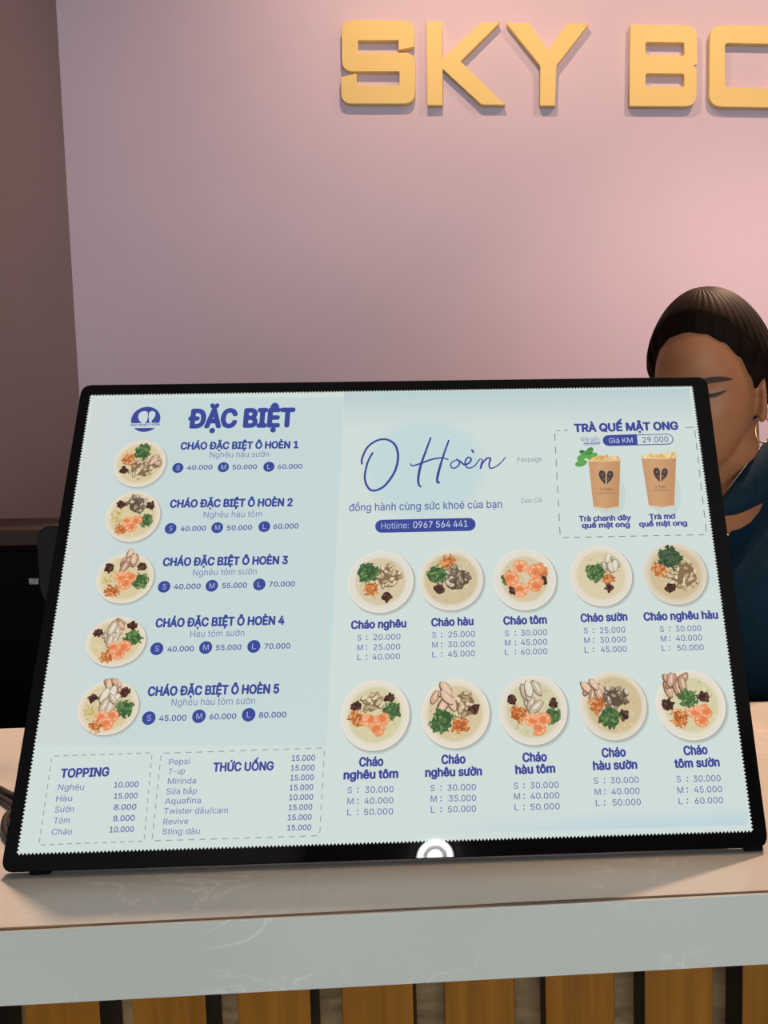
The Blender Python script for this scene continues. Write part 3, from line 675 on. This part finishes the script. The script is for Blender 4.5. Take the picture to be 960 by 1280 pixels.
def cup(tx0, tx1, ty, bx0, bx1, by, lemon, leaf):
    A = Art()
    A.ell(uv((bx0+bx1)/2+4, by-20), .016, .028, (198, 212, 208), 2, n=24)
    n = 12
    for k in range(n):
        s0, s1 = k/n, (k+1)/n
        t = (s0+s1)/2
        col = lerp((206, 160, 118), (188, 140, 98), abs(t-.35)*1.2)
        A.poly([uv(bx0+(bx1-bx0)*s0, by+2.2*math.sin(math.pi*s0)), uv(bx0+(bx1-bx0)*s1, by+2.2*math.sin(math.pi*s1)), uv(tx0+(tx1-tx0)*s1, ty+1.4*math.sin(math.pi*s1)), uv(tx0+(tx1-tx0)*s0, ty+1.4*math.sin(math.pi*s0))], col, 3)
    A.poly([uv(bx0, by-2), uv((bx0+bx1)/2, by+.6), uv(bx1, by-2), uv(bx1-1, by+1), uv((bx0+bx1)/2, by+3.6), uv(bx0+1, by+1)], (206, 204, 190), 4)
    A.poly([uv(tx0-.8, ty-1.6), uv(tx0-.5, ty+1.8), uv((tx0+tx1)/2, ty+3), uv(tx1+.5, ty+1.8), uv(tx1+.8, ty-1.6), uv((tx0+tx1)/2, ty-3.2)], (222, 196, 160), 5)
    for k in range(26):
        p = uv(random.uniform(tx0+3, tx1-3), ty-random.uniform(-.6, 4.2)*(.5+.5*math.sin(random.random()*3)))
        A.ell(p, random.uniform(.0018, .0036), random.uniform(.0012, .002), random.choice([(226, 186, 96), (234, 206, 140), (220, 172, 90), (232, 216, 176)] if lemon else [(226, 190, 136), (214, 162, 110), (232, 206, 160), (222, 190, 90)]), 6+.03*k, random.random()*3, 9, .1)
    if leaf:
        for (lx0, ly0, a, s) in ((728, 573, .5, 1.0), (730, 567.5, 2.6, .8), (737, 566, .9, 1.0), (742, 570, 0.2, .8), (727, 580.5, .3, 1.1), (735, 571, 2.2, .9)):
            A.ell(uv(lx0, ly0), .0058*s, .0032*s, random.choice([(74, 140, 66), (96, 164, 84), (60, 118, 58)]), 8+.1*s, a, 12)
            A.line([uv(lx0-3, ly0+1), uv(lx0+3, ly0-1)], .0005, (130, 184, 110), 9)
    # the heart-shaped emblem and its two lines of tiny lettering
    hx, hy = (tx0+tx1)/2+2.2, ty+23
    def hp(x, y): return uv(hx+x, hy+y)
    B = (78, 66, 66)
    A.poly([hp(*p) for p in rounded([(-1, 9), (-7, 2), (-9.5, -4), (-8, -9), (-3.5, -9.5), (-.6, -6), (-.8, 0)], 2.5, 4)][::-1], B, 6)
    A.poly([hp(*p) for p in rounded([(1, 9.4), (1.2, 2), (.9, -5), (3.5, -9), (8, -8.5), (9.5, -3), (6, 3.4), (3, 5.5)], 2.5, 4)][::-1], B, 6)
    for (x, y, r) in ((-4.5, -4, 1.5), (4.6, -4.2, 1.4), (-2.6, 1.5, 1.2), (3.4, 1.2, 1.1)): A.ell(hp(x, y), r*.0007, r*.0006, (150, 120, 100), 7, .5, 9)
    A.line([hp(.4, -8), hp(-.4, -2), hp(.4, 3), hp(0, 10)], .0008, (196, 156, 120), 8)
    put(A, 'O Hoèn', hx-7, hy+16.6, hx+7, hy+16.3, 4.4, (110, 84, 70), 0.0, 6)
    A.line([hp(-9.5, 19.3), hp(11, 18.9)], .0007, (150, 112, 84), 6)
    A.build('drink_picture', sheet)
cup(735.8, 776, 575.5, 742.6, 774, 636, False, True)
cup(802, 845.6, 572.5, 811.6, 843, 634.5, True, False)
A = Art(); put(A, 'Trà chanh dây', 724.4, 652.6, 789.5, 651, 6.4, BLUE, 0.038); put(A, 'quế mật ong', 728, 661, 788, 659.6, 6.2, BLUE, 0.038); A.build('drink_name', sheet)
A = Art(); put(A, 'Trà mơ', 812, 650.4, 845, 649.4, 6.4, BLUE, 0.038); put(A, 'quế mật ong', 799.4, 659.4, 859.5, 657.8, 6.2, BLUE, 0.038); A.build('drink_name', sheet)
# --- topping box and drinks box
A = Art()
TB = [uv(65.7, 945), uv(191, 941), uv(181, 1051.3), uv(49.2, 1056)]
for p, q, n in ((0, 1, 11), (1, 2, 10), (2, 3, 12), (3, 0, 10)): dashes(A, TB[p], TB[q], n, .0008, (152, 160, 176))
A.build('dashed_border', sheet)
text('box_heading', 'TOPPING', 75.8, 971.8, 137, 969.6, 10.4, BLUE, 0.038)
for nm, x0, x1, yb, pr, p0, p1, pb in (('Nghêu', 72.8, 105.5, 987.8, '10.000', 143, 173.7, 984.4), ('Hàu', 70.5, 90.5, 1001.8, '15.000', 143, 172.5, 998.4), ('Sườn', 68.9, 92.8, 1015.4, '8.000', 143, 171, 1012.4), ('Tôm', 67.4, 87.5, 1029.4, '8.000', 142, 169, 1026.4), ('Cháo', 64.8, 90.5, 1043.4, '10.000', 137.4, 168, 1040.4)):
    A = Art(); put(A, nm, x0, yb, x1, yb-.6, 7.4, THIN, 0.004); A.build('extra_name', sheet); text('extra_price', pr, p0, pb, p1, pb-.8, 6.8, MID, 0.014)
A = Art()
TB = [uv(202.5, 941.5), uv(406.8, 935), uv(400.8, 1044.5), uv(191, 1051)]
for p, q, n in ((0, 1, 15), (1, 2, 8), (2, 3, 15), (3, 0, 9)): dashes(A, TB[p], TB[q], n, .0008, (152, 160, 176))
A.build('dashed_border', sheet)
text('box_heading', 'THỨC UỐNG', 267, 964.2, 343, 962.4, 10.4, BLUE, 0.038)
for nm, x0, x1, yb, pr, p0, p1, pb in (('Pepsi', 212, 238, 955.8, '15.000', 365.6, 394.8, 951.2), ('7-up', 211.6, 232, 968, '15.000', 364.6, 394.2, 963.4), ('Mirinda', 210.4, 245.8, 980, '15.000', 363.8, 393.2, 975.6), ('Sữa bắp', 208.7, 246.8, 992.8, '15.000', 363, 392.5, 987.8), ('Aquafina', 206.8, 251.8, 1004.8, '10.000', 362.5, 392.4, 1000.2), ('Twister dâu/cam', 205.6, 285.8, 1017.2, '15.000', 361.8, 391.4, 1012.6), ('Revive', 205, 236, 1030.6, '15.000', 360.6, 390.6, 1025.2), ('Sting dâu', 203.7, 250.4, 1043, '15.000', 360, 390, 1038)):
    A = Art(); put(A, nm, x0, yb, x1, yb-.9, 7.2, THIN, 0.004); A.build('drink_name', sheet); text('extra_price', pr, p0, pb, p1, pb-.7, 6.8, MID, 0.014)
# feet and prop leg (in the display's own frame, touching the worktop)
def dworld(p): return disp.matrix_world.inverted() @ Vector(p)
def dchild(name, me, m, parent=disp):
    me.transform(disp.matrix_world.inverted()); return link(name, me, m, parent)
for u_ in (-W_/2+.03, W_/2-.012):
    p = disp.matrix_world @ Vector((u_, 0.002, -TH/2))
    bm = box_bm(p.x-.008, p.x+.008, p.y-.003, p.y+.004, CT+.0002, p.z-.0006, bev=.0006)
    dchild('rubber_foot', bm_mesh(bm), M_BLACKMATT)
top = disp.matrix_world @ Vector((0, H_*.62, -TH-.004)); base = Vector((top.x, top.y+.10, CT))
for s in (-1, 1):
    me = tube_mesh([top+Vector((s*.06, 0, 0)), (top+base)/2+Vector((s*.07, 0.005, 0)), base+Vector((s*.08, 0, .0042))], .004, 8)
    dchild('prop_leg', me, M_DARKGREY)
dchild('prop_crossbar', tube_mesh([base+Vector((-.08, 0, .0042)), base+Vector((0, 0, .0042)), base+Vector((.08, 0, .0042))], .004, 8), M_DARKGREY)

# ------------------------------------------------------------------ things on the worktop behind the display
mon = thing('monitor', 'small dark grey screen half hidden behind the left edge of the lit menu', 'monitor', (at(110, 900, 1.0).x, 1.0, CT))
a, b = at(56, 760, 1.0), at(190, 653, 1.0)
me = flat_outline([rounded([(a.x-mon.location.x, a.z-CT), (b.x-mon.location.x, a.z-CT), (b.x-mon.location.x, b.z-CT), (a.x-mon.location.x, b.z-CT)], [.03, .03, .02, .02], 8)], .008, .002)
me.transform(Matrix.Rotation(math.pi/2, 4, 'X')); link('screen_housing', me, M_DARKGREY, mon)
xm = (a.x+b.x)/2-mon.location.x
link('stand', tube_mesh([(xm, .02, .008), (xm, .02, .05), (xm, .018, a.z-CT+.02), (xm, .008, a.z-CT+.03)], .008, 10), M_DARKGREY, mon)
link('base', bm_mesh(box_bm(xm-.045, xm+.045, -.03, .05, 0, .008, bev=.003)), M_DARKGREY, mon)
cz = CT+.0038
def czp(pts): return [atz(x, y, cz) for x, y in pts]
cable = tube_mesh(czp([(-60, 968), (-25, 976), (0, 986), (12, 995), (30, 1000), (60, 1000)]), .0036, 8)
cb1 = link('power_cable', cable, M_CABLE); tag(cb1, 'black cable crossing the worktop and passing behind the menu display', 'cable')
cable = tube_mesh(czp([(-60, 984), (-25, 988), (0, 996), (11, 1004), (22, 1012), (8, 1018), (5, 1032), (7, 1044), (16, 1052), (34, 1052), (60, 1044)]), .0036, 8)
cb2 = link('power_cable', cable, M_CABLE); tag(cb2, 'black cable looping out past the lower left corner of the menu display', 'cable')

# ------------------------------------------------------------------ the person behind the counter
HC = at(884, 480, 1.17)                          # middle of the head
NBASE = at(903, 632, 1.275)                      # root of the neck between the shoulders
BTH = math.radians(-27); HTH = math.radians(-37); HPITCH = math.radians(13)
person = thing('person', 'person in a navy collared shirt with hoop earring and pulled-back dark hair, behind the counter', 'person', (NBASE.x, NBASE.y+.05, 0))
PO = Matrix.Translation(person.location)
def bdir(x, y, z=0): return Matrix.Rotation(BTH, 3, 'Z') @ Vector((x, y, z))
def bp(x, y, z): v = bdir(x, y); return Vector((NBASE.x+v.x, NBASE.y+v.y, z))       # body frame: x to her left, -y ahead
HMAT = Matrix.Translation(HC) @ Matrix.Rotation(HTH, 4, 'Z') @ Matrix.Rotation(HPITCH, 4, 'X')
def g(x, z, x0, z0, sx, sz): return math.exp(-((x-x0)/sx)**2-((z-z0)/sz)**2)
def ss(a, b, t): t = max(0, min(1, (t-a)/(b-a))); return t*t*(3-2*t)
def headp(az, el):
    dx, dy, dz = math.sin(az)*math.cos(el), -math.cos(az)*math.cos(el), math.sin(el)
    rx, ry, rz = .0735, (.090 if dy < 0 else .100), (.116 if dz > 0 else .118)
    k = 1/math.sqrt((dx/rx)**2+(dy/ry)**2+(dz/rz)**2); x, y, z = dx*k, dy*k, dz*k
    q = max(0, -z/.118)
    x *= 1-.20*q**2.2
    if y > 0: y *= 1-.30*ss(.2, 1, q)
    y -= .040*q**2
    fr = ss(.0, .045, -y)                         # how far round to the front
    d = 0
    d += .021*g(x, z, 0, -.036, .011, .014)+.012*g(x, z, 0, -.012, .008, .022)+.007*(g(x, z, .011, -.042, .007, .008)+g(x, z, -.011, -.042, .007, .008))
    for s in (-1, 1):
        d -= .0085*g(x, z, s*.032, -.002, .016, .012)
        d += .0050*g(x, z, s*.033, -.004, .012, .007)
        d += .0035*g(x, z, s*.030, .020, .022, .008)
        d += .0045*g(x, z, s*.046, -.032, .018, .018)
    d += .0065*g(x, z, 0, -.064, .020, .006)+.0065*g(x, z, 0, -.077, .017, .006)-.003*g(x, z, 0, -.0705, .022, .0025)
    d += .007*g(x, z, 0, -.106, .020, .014)
    y -= d*fr
    return Vector((x*.94, y*.95, z))
def head_mesh():
    NA, NE = 120, 84; V, Fc = [], []
    for j in range(1, NE):
        for i in range(NA): V.append(headp(2*math.pi*i/NA, -math.pi/2+math.pi*j/NE))
    V += [headp(0, -math.pi/2), headp(0, math.pi/2)]
    for j in range(NE-2):
        for i in range(NA): Fc.append((j*NA+i, j*NA+(i+1) % NA, (j+1)*NA+(i+1) % NA, (j+1)*NA+i))
    n = len(V)
    for i in range(NA): Fc.append((n-2, (i+1) % NA, i)); Fc.append((n-1, (NE-2)*NA+i, (NE-2)*NA+(i+1) % NA))
    return [HMAT @ v for v in V], Fc
class Lump:
    def __init__(s): s.v = []; s.f = []
    def add(s, v, f): i = len(s.v); s.v += list(v); s.f += [tuple(i+k for k in q) for q in f]
    def rings(s, R, n=24):
        """R: (centre, half-axis a, half-axis b)"""
        V, Fc = [], []
        for c, a, b in R:
            for k in range(n): t = 2*math.pi*k/n; V.append(c+a*math.cos(t)+b*math.sin(t))
        for j in range(len(R)-1):
            for k in range(n): Fc.append((j*n+k, j*n+(k+1) % n, (j+1)*n+(k+1) % n, (j+1)*n+k))
        Fc.append(tuple(range(n))[::-1]); Fc.append(tuple((len(R)-1)*n+k for k in range(n)))
        s.add(V, Fc)
    def limb(s, pts, rad, n=16, flat=1.0, up=Vector((0.3, 0.4, 1))):
        P = [Vector(p) for p in pts]; R = []
        for i, p in enumerate(P):
            t = (P[min(i+1, len(P)-1)]-P[max(i-1, 0)]).normalized()
            a = t.cross(up).normalized(); b = t.cross(a).normalized()
            R.append((p, a*rad[i], b*rad[i]*flat))
        # rounded ends
        t0 = (P[0]-P[1]).normalized(); t1 = (P[-1]-P[-2]).normalized()
        R = [(R[0][0]+t0*rad[0]*.7, R[0][1]*.6, R[0][2]*.6)]+R+[(R[-1][0]+t1*rad[-1]*.7, R[-1][1]*.6, R[-1][2]*.6)]
        s.rings(R, n)
    def ball(s, c, r, m=None):
        bm = bmesh.new(); bmesh.ops.create_uvsphere(bm, u_segments=20, v_segments=14, radius=1)
        for v in bm.verts: v.co = Vector((v.co.x*r[0], v.co.y*r[1], v.co.z*r[2]))
        V = [(m @ v.co if m else v.co+c) for v in bm.verts]; Fc = [tuple(v.index for v in f.verts) for f in bm.faces]; bm.free(); s.add(V, Fc)
    def fuse(s, vox, it=2):
        me = mesh_of(s.v, s.f); o = bpy.data.objects.new('t', me); COL.objects.link(o)
        m = o.modifiers.new('r', 'REMESH'); m.mode = 'VOXEL'; m.voxel_size = vox
        if it: k = o.modifiers.new('s', 'SMOOTH'); k.iterations = it; k.factor = .5
        return smooth(evaluated(o))
def local(me):
    me.transform(PO.inverted()); return me
X3, Z3 = Vector((1, 0, 0)), Vector((0, 0, 1))
bx, by = bdir(1, 0), bdir(0, 1)
# joints
zS = NBASE.z-.055                                 # shoulder height
def torso(grow=0.0, z_low=0.80, top=True):
    R = []
    prof = [(.80, .155, .115, .03), (.88, .172, .125, .03), (.96, .160, .115, .025), (1.04, .148, .108, .02), (1.12, .155, .112, .02), (1.19, .168, .118, .02), (1.24, .172, .112, .022), (zS-.005, .160, .092, .03), (zS+.030, .105, .068, .03), (zS+.055, .064, .056, .022)]
    for z, a, b, y0 in prof:
        if z < z_low: continue
        R.append((bp(0, y0, z), bx*(a+grow), by*(b+grow)))
    return R
body = Lump()
hv, hf = head_mesh(); body.add(hv, hf)
neck_top = HMAT @ Vector((0, .022, -.062))
nb = bp(0, .012, zS+.02)
body.limb([nb, nb.lerp(neck_top, .35), nb.lerp(neck_top, .7), neck_top], [.066, .061, .060, .060], 20)
body.rings(torso(), 32)
# ears
for s in (-1, 1):
    em = HMAT @ Matrix.Translation((s*.0700, .010, -.022)) @ Matrix.Rotation(s*math.radians(22), 4, 'Z') @ Matrix.Rotation(math.radians(-8), 4, 'X')
    ring = [em @ Vector((s*.004, .016*math.cos(t)*(1-.25*(math.sin(t) < 0)), .029*math.sin(t))) for t in np.linspace(0, 2*math.pi, 22)]
    body.limb(ring, [.0045]*22, 8)
    body.ball(None, (.004, .013, .025), em)
    body.ball(None, (.006, .008, .010), em @ Matrix.Translation((0, -.003, -.027)))
# arms: upper arms down, forearms bent forward below the worktop, hands relaxed with curled fingers
arms = []
for s in (-1, 1):
    sh_ = bp(s*.155, .030, zS-.022); el_ = bp(s*.215, .050, zS-.30); wr = bp(s*.125, -.085, zS-.39)
    arms.append((s, sh_, el_, wr))
    body.limb([bp(s*.10, .03, zS-.01), sh_, sh_.lerp(el_, .5), el_], [.058, .054, .047, .040], 18)
    body.limb([el_, el_.lerp(wr, .3), el_.lerp(wr, .75), wr], [.040, .041, .032, .026], 16)
    d = (wr-el_).normalized(); side = d.cross(Z3).normalized(); dn = side.cross(d).normalized()
    if dn.z > 0: dn = -dn
    palm = wr+d*.075
    body.limb([wr, wr+d*.03, palm], [.025, .036, .037], 14, .42, Z3)
    for k, (off, ln) in enumerate(((-.028, .068), (-.0095, .076), (.0095, .071), (.027, .056))):
        p0 = palm-d*.012+side*off; p1 = p0+d*(ln*.5)+dn*.008; p2 = p1+d*(ln*.28)+dn*(ln*.22); p3 = p2+d*(ln*.10)+dn*(ln*.26)
        body.limb([p0, p1, p2, p3], [.0092, .0085, .0078, .0068], 10)
    th = -s*(1 if side.dot(bx) > 0 else -1)
    p0 = wr+d*.025+side*th*.022; p1 = p0+d*.030+side*th*.026+dn*.008; p2 = p1+d*.028+side*th*.006+dn*.012
    body.limb([p0, p1, p2], [.0125, .0105, .0085], 10)
# legs and feet
for s in (-1, 1):
    hip = bp(s*.088, .03, .86); kn = bp(s*.095, .015, .47); an = bp(s*.098, .045, .085)
    body.limb([hip, hip.lerp(kn, .5), kn, kn.lerp(an, .35), an], [.088, .074, .054, .052, .036], 18)
    body.limb([bp(s*.098, .06, .045), bp(s*.102, -.02, .040), bp(s*.108, -.12, .030)], [.034, .036, .028], 12)
bodyo = link('body', local(body.fuse(.0036, 2)), M_SKIN, person)

# hair: a cap that hugs the skull and ends on a hairline, with a low bun
EL = [(0, 50), (22, 48), (42, 41), (60, 28), (74, 8), (84, -8), (98, -14), (112, -36), (135, -50), (180, -56)]
def hairline(a):
    a = abs(math.degrees(a)) % 360; a = min(a, 360-a)
    for (a0, e0), (a1, e1) in zip(EL, EL[1:]):
        if a0 <= a <= a1: return math.radians(e0+(e1-e0)*ss(a0, a1, a))
    return math.radians(EL[-1][1])
NA, NE = 160, 40; V, Fc = [], []
for j in range(NE+1):
    for i in range(NA):
        az = 2*math.pi*i/NA-math.pi; e1 = hairline(az); el = math.pi/2-(math.pi/2-e1)*(j/NE)
        p = headp(az, el); t = .013*ss(0, .30, (1-j/NE))+.0026+.012*ss(1.0, 2.2, abs(az))*math.cos(max(0, el))*ss(0, .35, (1-j/NE))
        t += .0004*math.sin(az*34+3*math.sin(el*3))*ss(0, .3, j/NE)
        if j == NE: t = -.001
        V.append(HMAT @ (p+p.normalized()*t))
for j in range(NE):
    for i in range(NA):
        Fc.append((j*NA+i, (j+1)*NA+i, (j+1)*NA+(i+1) % NA, j*NA+(i+1) % NA))
link('hair', local(mesh_of(V, Fc, sm=True)), M_HAIR, person)
bun = Lump(); bun.ball(None, (.036, .030, .034), HMAT @ Matrix.Translation((0, .118, -.015)))
link('hair_bun', local(mesh_of(bun.v, bun.f, sm=True)), M_HAIR, person)
# brows, closed lash lines, lips
def face_strip(name, pts, wd, m, lift=.0016):
    V, Fc = [], []
    for k, (x, z) in enumerate(pts):
        wv = wd*(1-.75*abs(2*k/(len(pts)-1)-1)**2)
        for dz in (-wv, wv):
            zz = z+dz; lo, hi = -1.2, 1.2
            # find the head surface at (x, zz) on the front
            best = None; el = math.asin(max(-1, min(1, zz/.125)))
            az = math.asin(max(-1, min(1, x/.09)))
            for _ in range(30):
                p = headp(az, el); az += (x-p.x)*8; el += (zz-p.z)*6
            p = headp(az, el); V.append(HMAT @ (p+Vector((0, -lift, 0))))
    for k in range(len(pts)-1): Fc.append((2*k, 2*k+1, 2*k+3, 2*k+2))
    return link(name, local(mesh_of(V, Fc, sm=True)), m, person)
for s in (-1, 1):
    face_strip('eyebrow', [(s*(.012+.042*t), .013+.006*math.sin(t*2.4)-.004*t) for t in np.linspace(0, 1, 12)], .0042, M_BROW)
    face_strip('eyelashes', [(s*(.018+.030*t), -.0015-.0030*math.sin(t*3.1)+.001*t) for t in np.linspace(0, 1, 12)], .0028, M_BROW, .0012)
face_strip('lips', [(x, -.0705) for x in np.linspace(-.023, .023, 14)], .0085, M_LIP, .0008)
# hoop earring on her left ear (the visible one) and its pair
for s in (-1, 1):
    em = HMAT @ Matrix.Translation((s*.0700+s*.004, .009, -.022)) @ Matrix.Rotation(math.radians(-8), 4, 'X')
    lobe = em @ Vector((s*.001, -.003, -.030))
    pts = []
    for t in np.linspace(0, 2*math.pi, 25)[:-1]:
        e = Matrix.Rotation(HTH+math.radians(58*s if s > 0 else -58), 3, 'Z') @ Vector((.0135*math.sin(t), 0, .0175*math.cos(t)-.0165))
        pts.append(lobe+e)
    link('hoop_earring', local(tube_mesh(pts, .0013, 8, closed=True)), M_GOLD, person)
# shirt with an open V neck, sleeves, folded collar
shirt = Lump(); shirt.rings(torso(.013, .79)+[(bp(0, .016, zS+.078), bx*.066, by*.060)], 32)
for s, sh_, el_, wr in arms:
    shirt.limb([bp(s*.09, .03, zS-.008), sh_, sh_.lerp(el_, .5), el_], [.071, .068, .062, .056], 18)
    shirt.limb([el_, el_.lerp(wr, .3), el_.lerp(wr, .72)], [.056, .054, .046], 16)
sm_ = shirt.fuse(.0045, 4)
bm = bmesh.new(); bm.from_mesh(sm_)
ib = Matrix.Rotation(-BTH, 3, 'Z')
def inbody(co): v = ib @ Vector((co.x-NBASE.x, co.y-NBASE.y, 0)); return v.x, v.y, co.z
kill = []
for f in bm.faces:
    x, y, z = inbody(f.calc_center_median())
    if y < -.005 and z > zS-.035 and abs(x) < (z-(zS-.035))*.30+.003 and z < zS+.2: kill.append(f)
bmesh.ops.delete(bm, geom=kill, context='FACES')
for _ in range(6): bmesh.ops.smooth_vert(bm, verts=[v for v in bm.verts if v.is_boundary], factor=.5, use_axis_x=True, use_axis_y=True, use_axis_z=True)
me = bpy.data.meshes.new('shirt'); bm.to_mesh(me); bm.free(); smooth(me)
so = link('shirt', local(me), M_SHIRT, person)
sd = so.modifiers.new('thick', 'SOLIDIFY'); sd.thickness = .002; sd.offset = 1
def mirrored(p): x, y, z = inbody(p); return bp(-x, y, z)
inner = [bp(0, .068, zS+.085), at(985, 523, 1.245), at(960, 548, 1.205), at(931, 584, 1.168), at(903, 622, 1.138), at(893, 634, 1.132)]
outer = [bp(0, .115, zS+.030), at(1020, 590, 1.275), at(972, 618, 1.195), at(945, 632, 1.158), at(922, 642, 1.133), at(902, 645, 1.121)]
for side_ in (0, 1):
    I = [mirrored(p) if side_ else p for p in inner]; O = [mirrored(p) if side_ else p for p in outer]
    Ic, Oc = curve_pts(I, 8), curve_pts(O, 8); V, Fc = [], []
    K = 6
    for a, b in zip(Ic, Oc):
        for k in range(K+1):
            t = k/K; p = a.lerp(b, t); V.append(p+Vector((0, -.010*math.sin(math.pi*t), .012*math.sin(math.pi*t))))
    for i in range(len(Ic)-1):
        for k in range(K): Fc.append((i*(K+1)+k, i*(K+1)+k+1, (i+1)*(K+1)+k+1, (i+1)*(K+1)+k))
    o = link('collar', local(mesh_of(V, Fc, sm=True)), M_SHIRT, so)
    sd = o.modifiers.new('thick', 'SOLIDIFY'); sd.thickness = .003; sd.offset = 0
    o = link('collar_trim', local(tube_mesh([p+Vector((-.0005, -.0015, 0)) for p in Ic[-22:]], .0011, 6)), M_TRIM, so)
    o['label'] = 'thin white collar edge'
# necklace with a tiny pendant
neckl = [mirrored(at(945, 600, 1.21)), mirrored(at(915, 650, 1.172)), at(905, 668, 1.166), at(912, 655, 1.170), at(945, 600, 1.21)]
pe = Lump(); pe.ball(at(909, 668, 1.166), (.0035, .002, .0025))
link('pendant', local(mesh_of(pe.v, pe.f, sm=True)), M_GOLD, person)
# trousers and shoes
tr_ = Lump(); tr_.rings([(bp(0, .03, .78), bx*.165, by*.125), (bp(0, .03, .86), bx*.184, by*.138), (bp(0, .027, .93), bx*.178, by*.130)], 28)
for s in (-1, 1):
    hip = bp(s*.088, .03, .86); kn = bp(s*.095, .015, .47); an = bp(s*.098, .045, .11)
    tr_.limb([hip, hip.lerp(kn, .5), kn, kn.lerp(an, .5), an], [.098, .085, .068, .062, .056], 18)
link('trousers', local(tr_.fuse(.008, 3)), M_TROUSER, person)
for s in (-1, 1):
    sh2 = Lump(); sh2.limb([bp(s*.098, .075, .050), bp(s*.102, -.02, .047), bp(s*.108, -.135, .036)], [.046, .048, .036], 16)
    m_ = sh2.fuse(.005, 2)
    for v in m_.vertices: v.co.z = max(v.co.z, 0.0)
    link('shoe', local(m_), M_BLACKMATT, person)

# ------------------------------------------------------------------ the round lamp over the shop front, seen only mirrored in the display's glass
hit = uv(545, 1073); hp_ = disp.matrix_world @ Vector((hit.x, hit.y, 0))
d = (hp_-CP).normalized(); n_ = ez.normalized(); r_ = d-2*d.dot(n_)*n_
t = (YF-hp_.y)/r_.y; lp = hp_+r_*t
lamp = thing('wall_lamp', 'round ring-shaped white lamp on the lintel over the shop front', 'lamp', (lp.x, YF+.02, lp.z))
def disc(r0, r1, n=48):
    lo = [[(r1*math.cos(2*math.pi*k/n), r1*math.sin(2*math.pi*k/n)) for k in range(n)]]
    if r0: lo.append([(r0*math.cos(2*math.pi*k/n), r0*math.sin(2*math.pi*k/n)) for k in range(n)])
    m_ = flat_outline(lo, .004); m_.transform(Matrix.Rotation(math.pi/2, 4, 'X')); return m_
o = link('backplate', disc(0, .095), M_WHITE, lamp); o.location = (0, -.012, 0)
o = link('glow_ring', disc(.062, .086), M_LAMP, lamp); o.location = (0, .0, 0)
o = link('glow_centre', disc(0, .036), M_LAMP, lamp); o.location = (0, .0, 0)
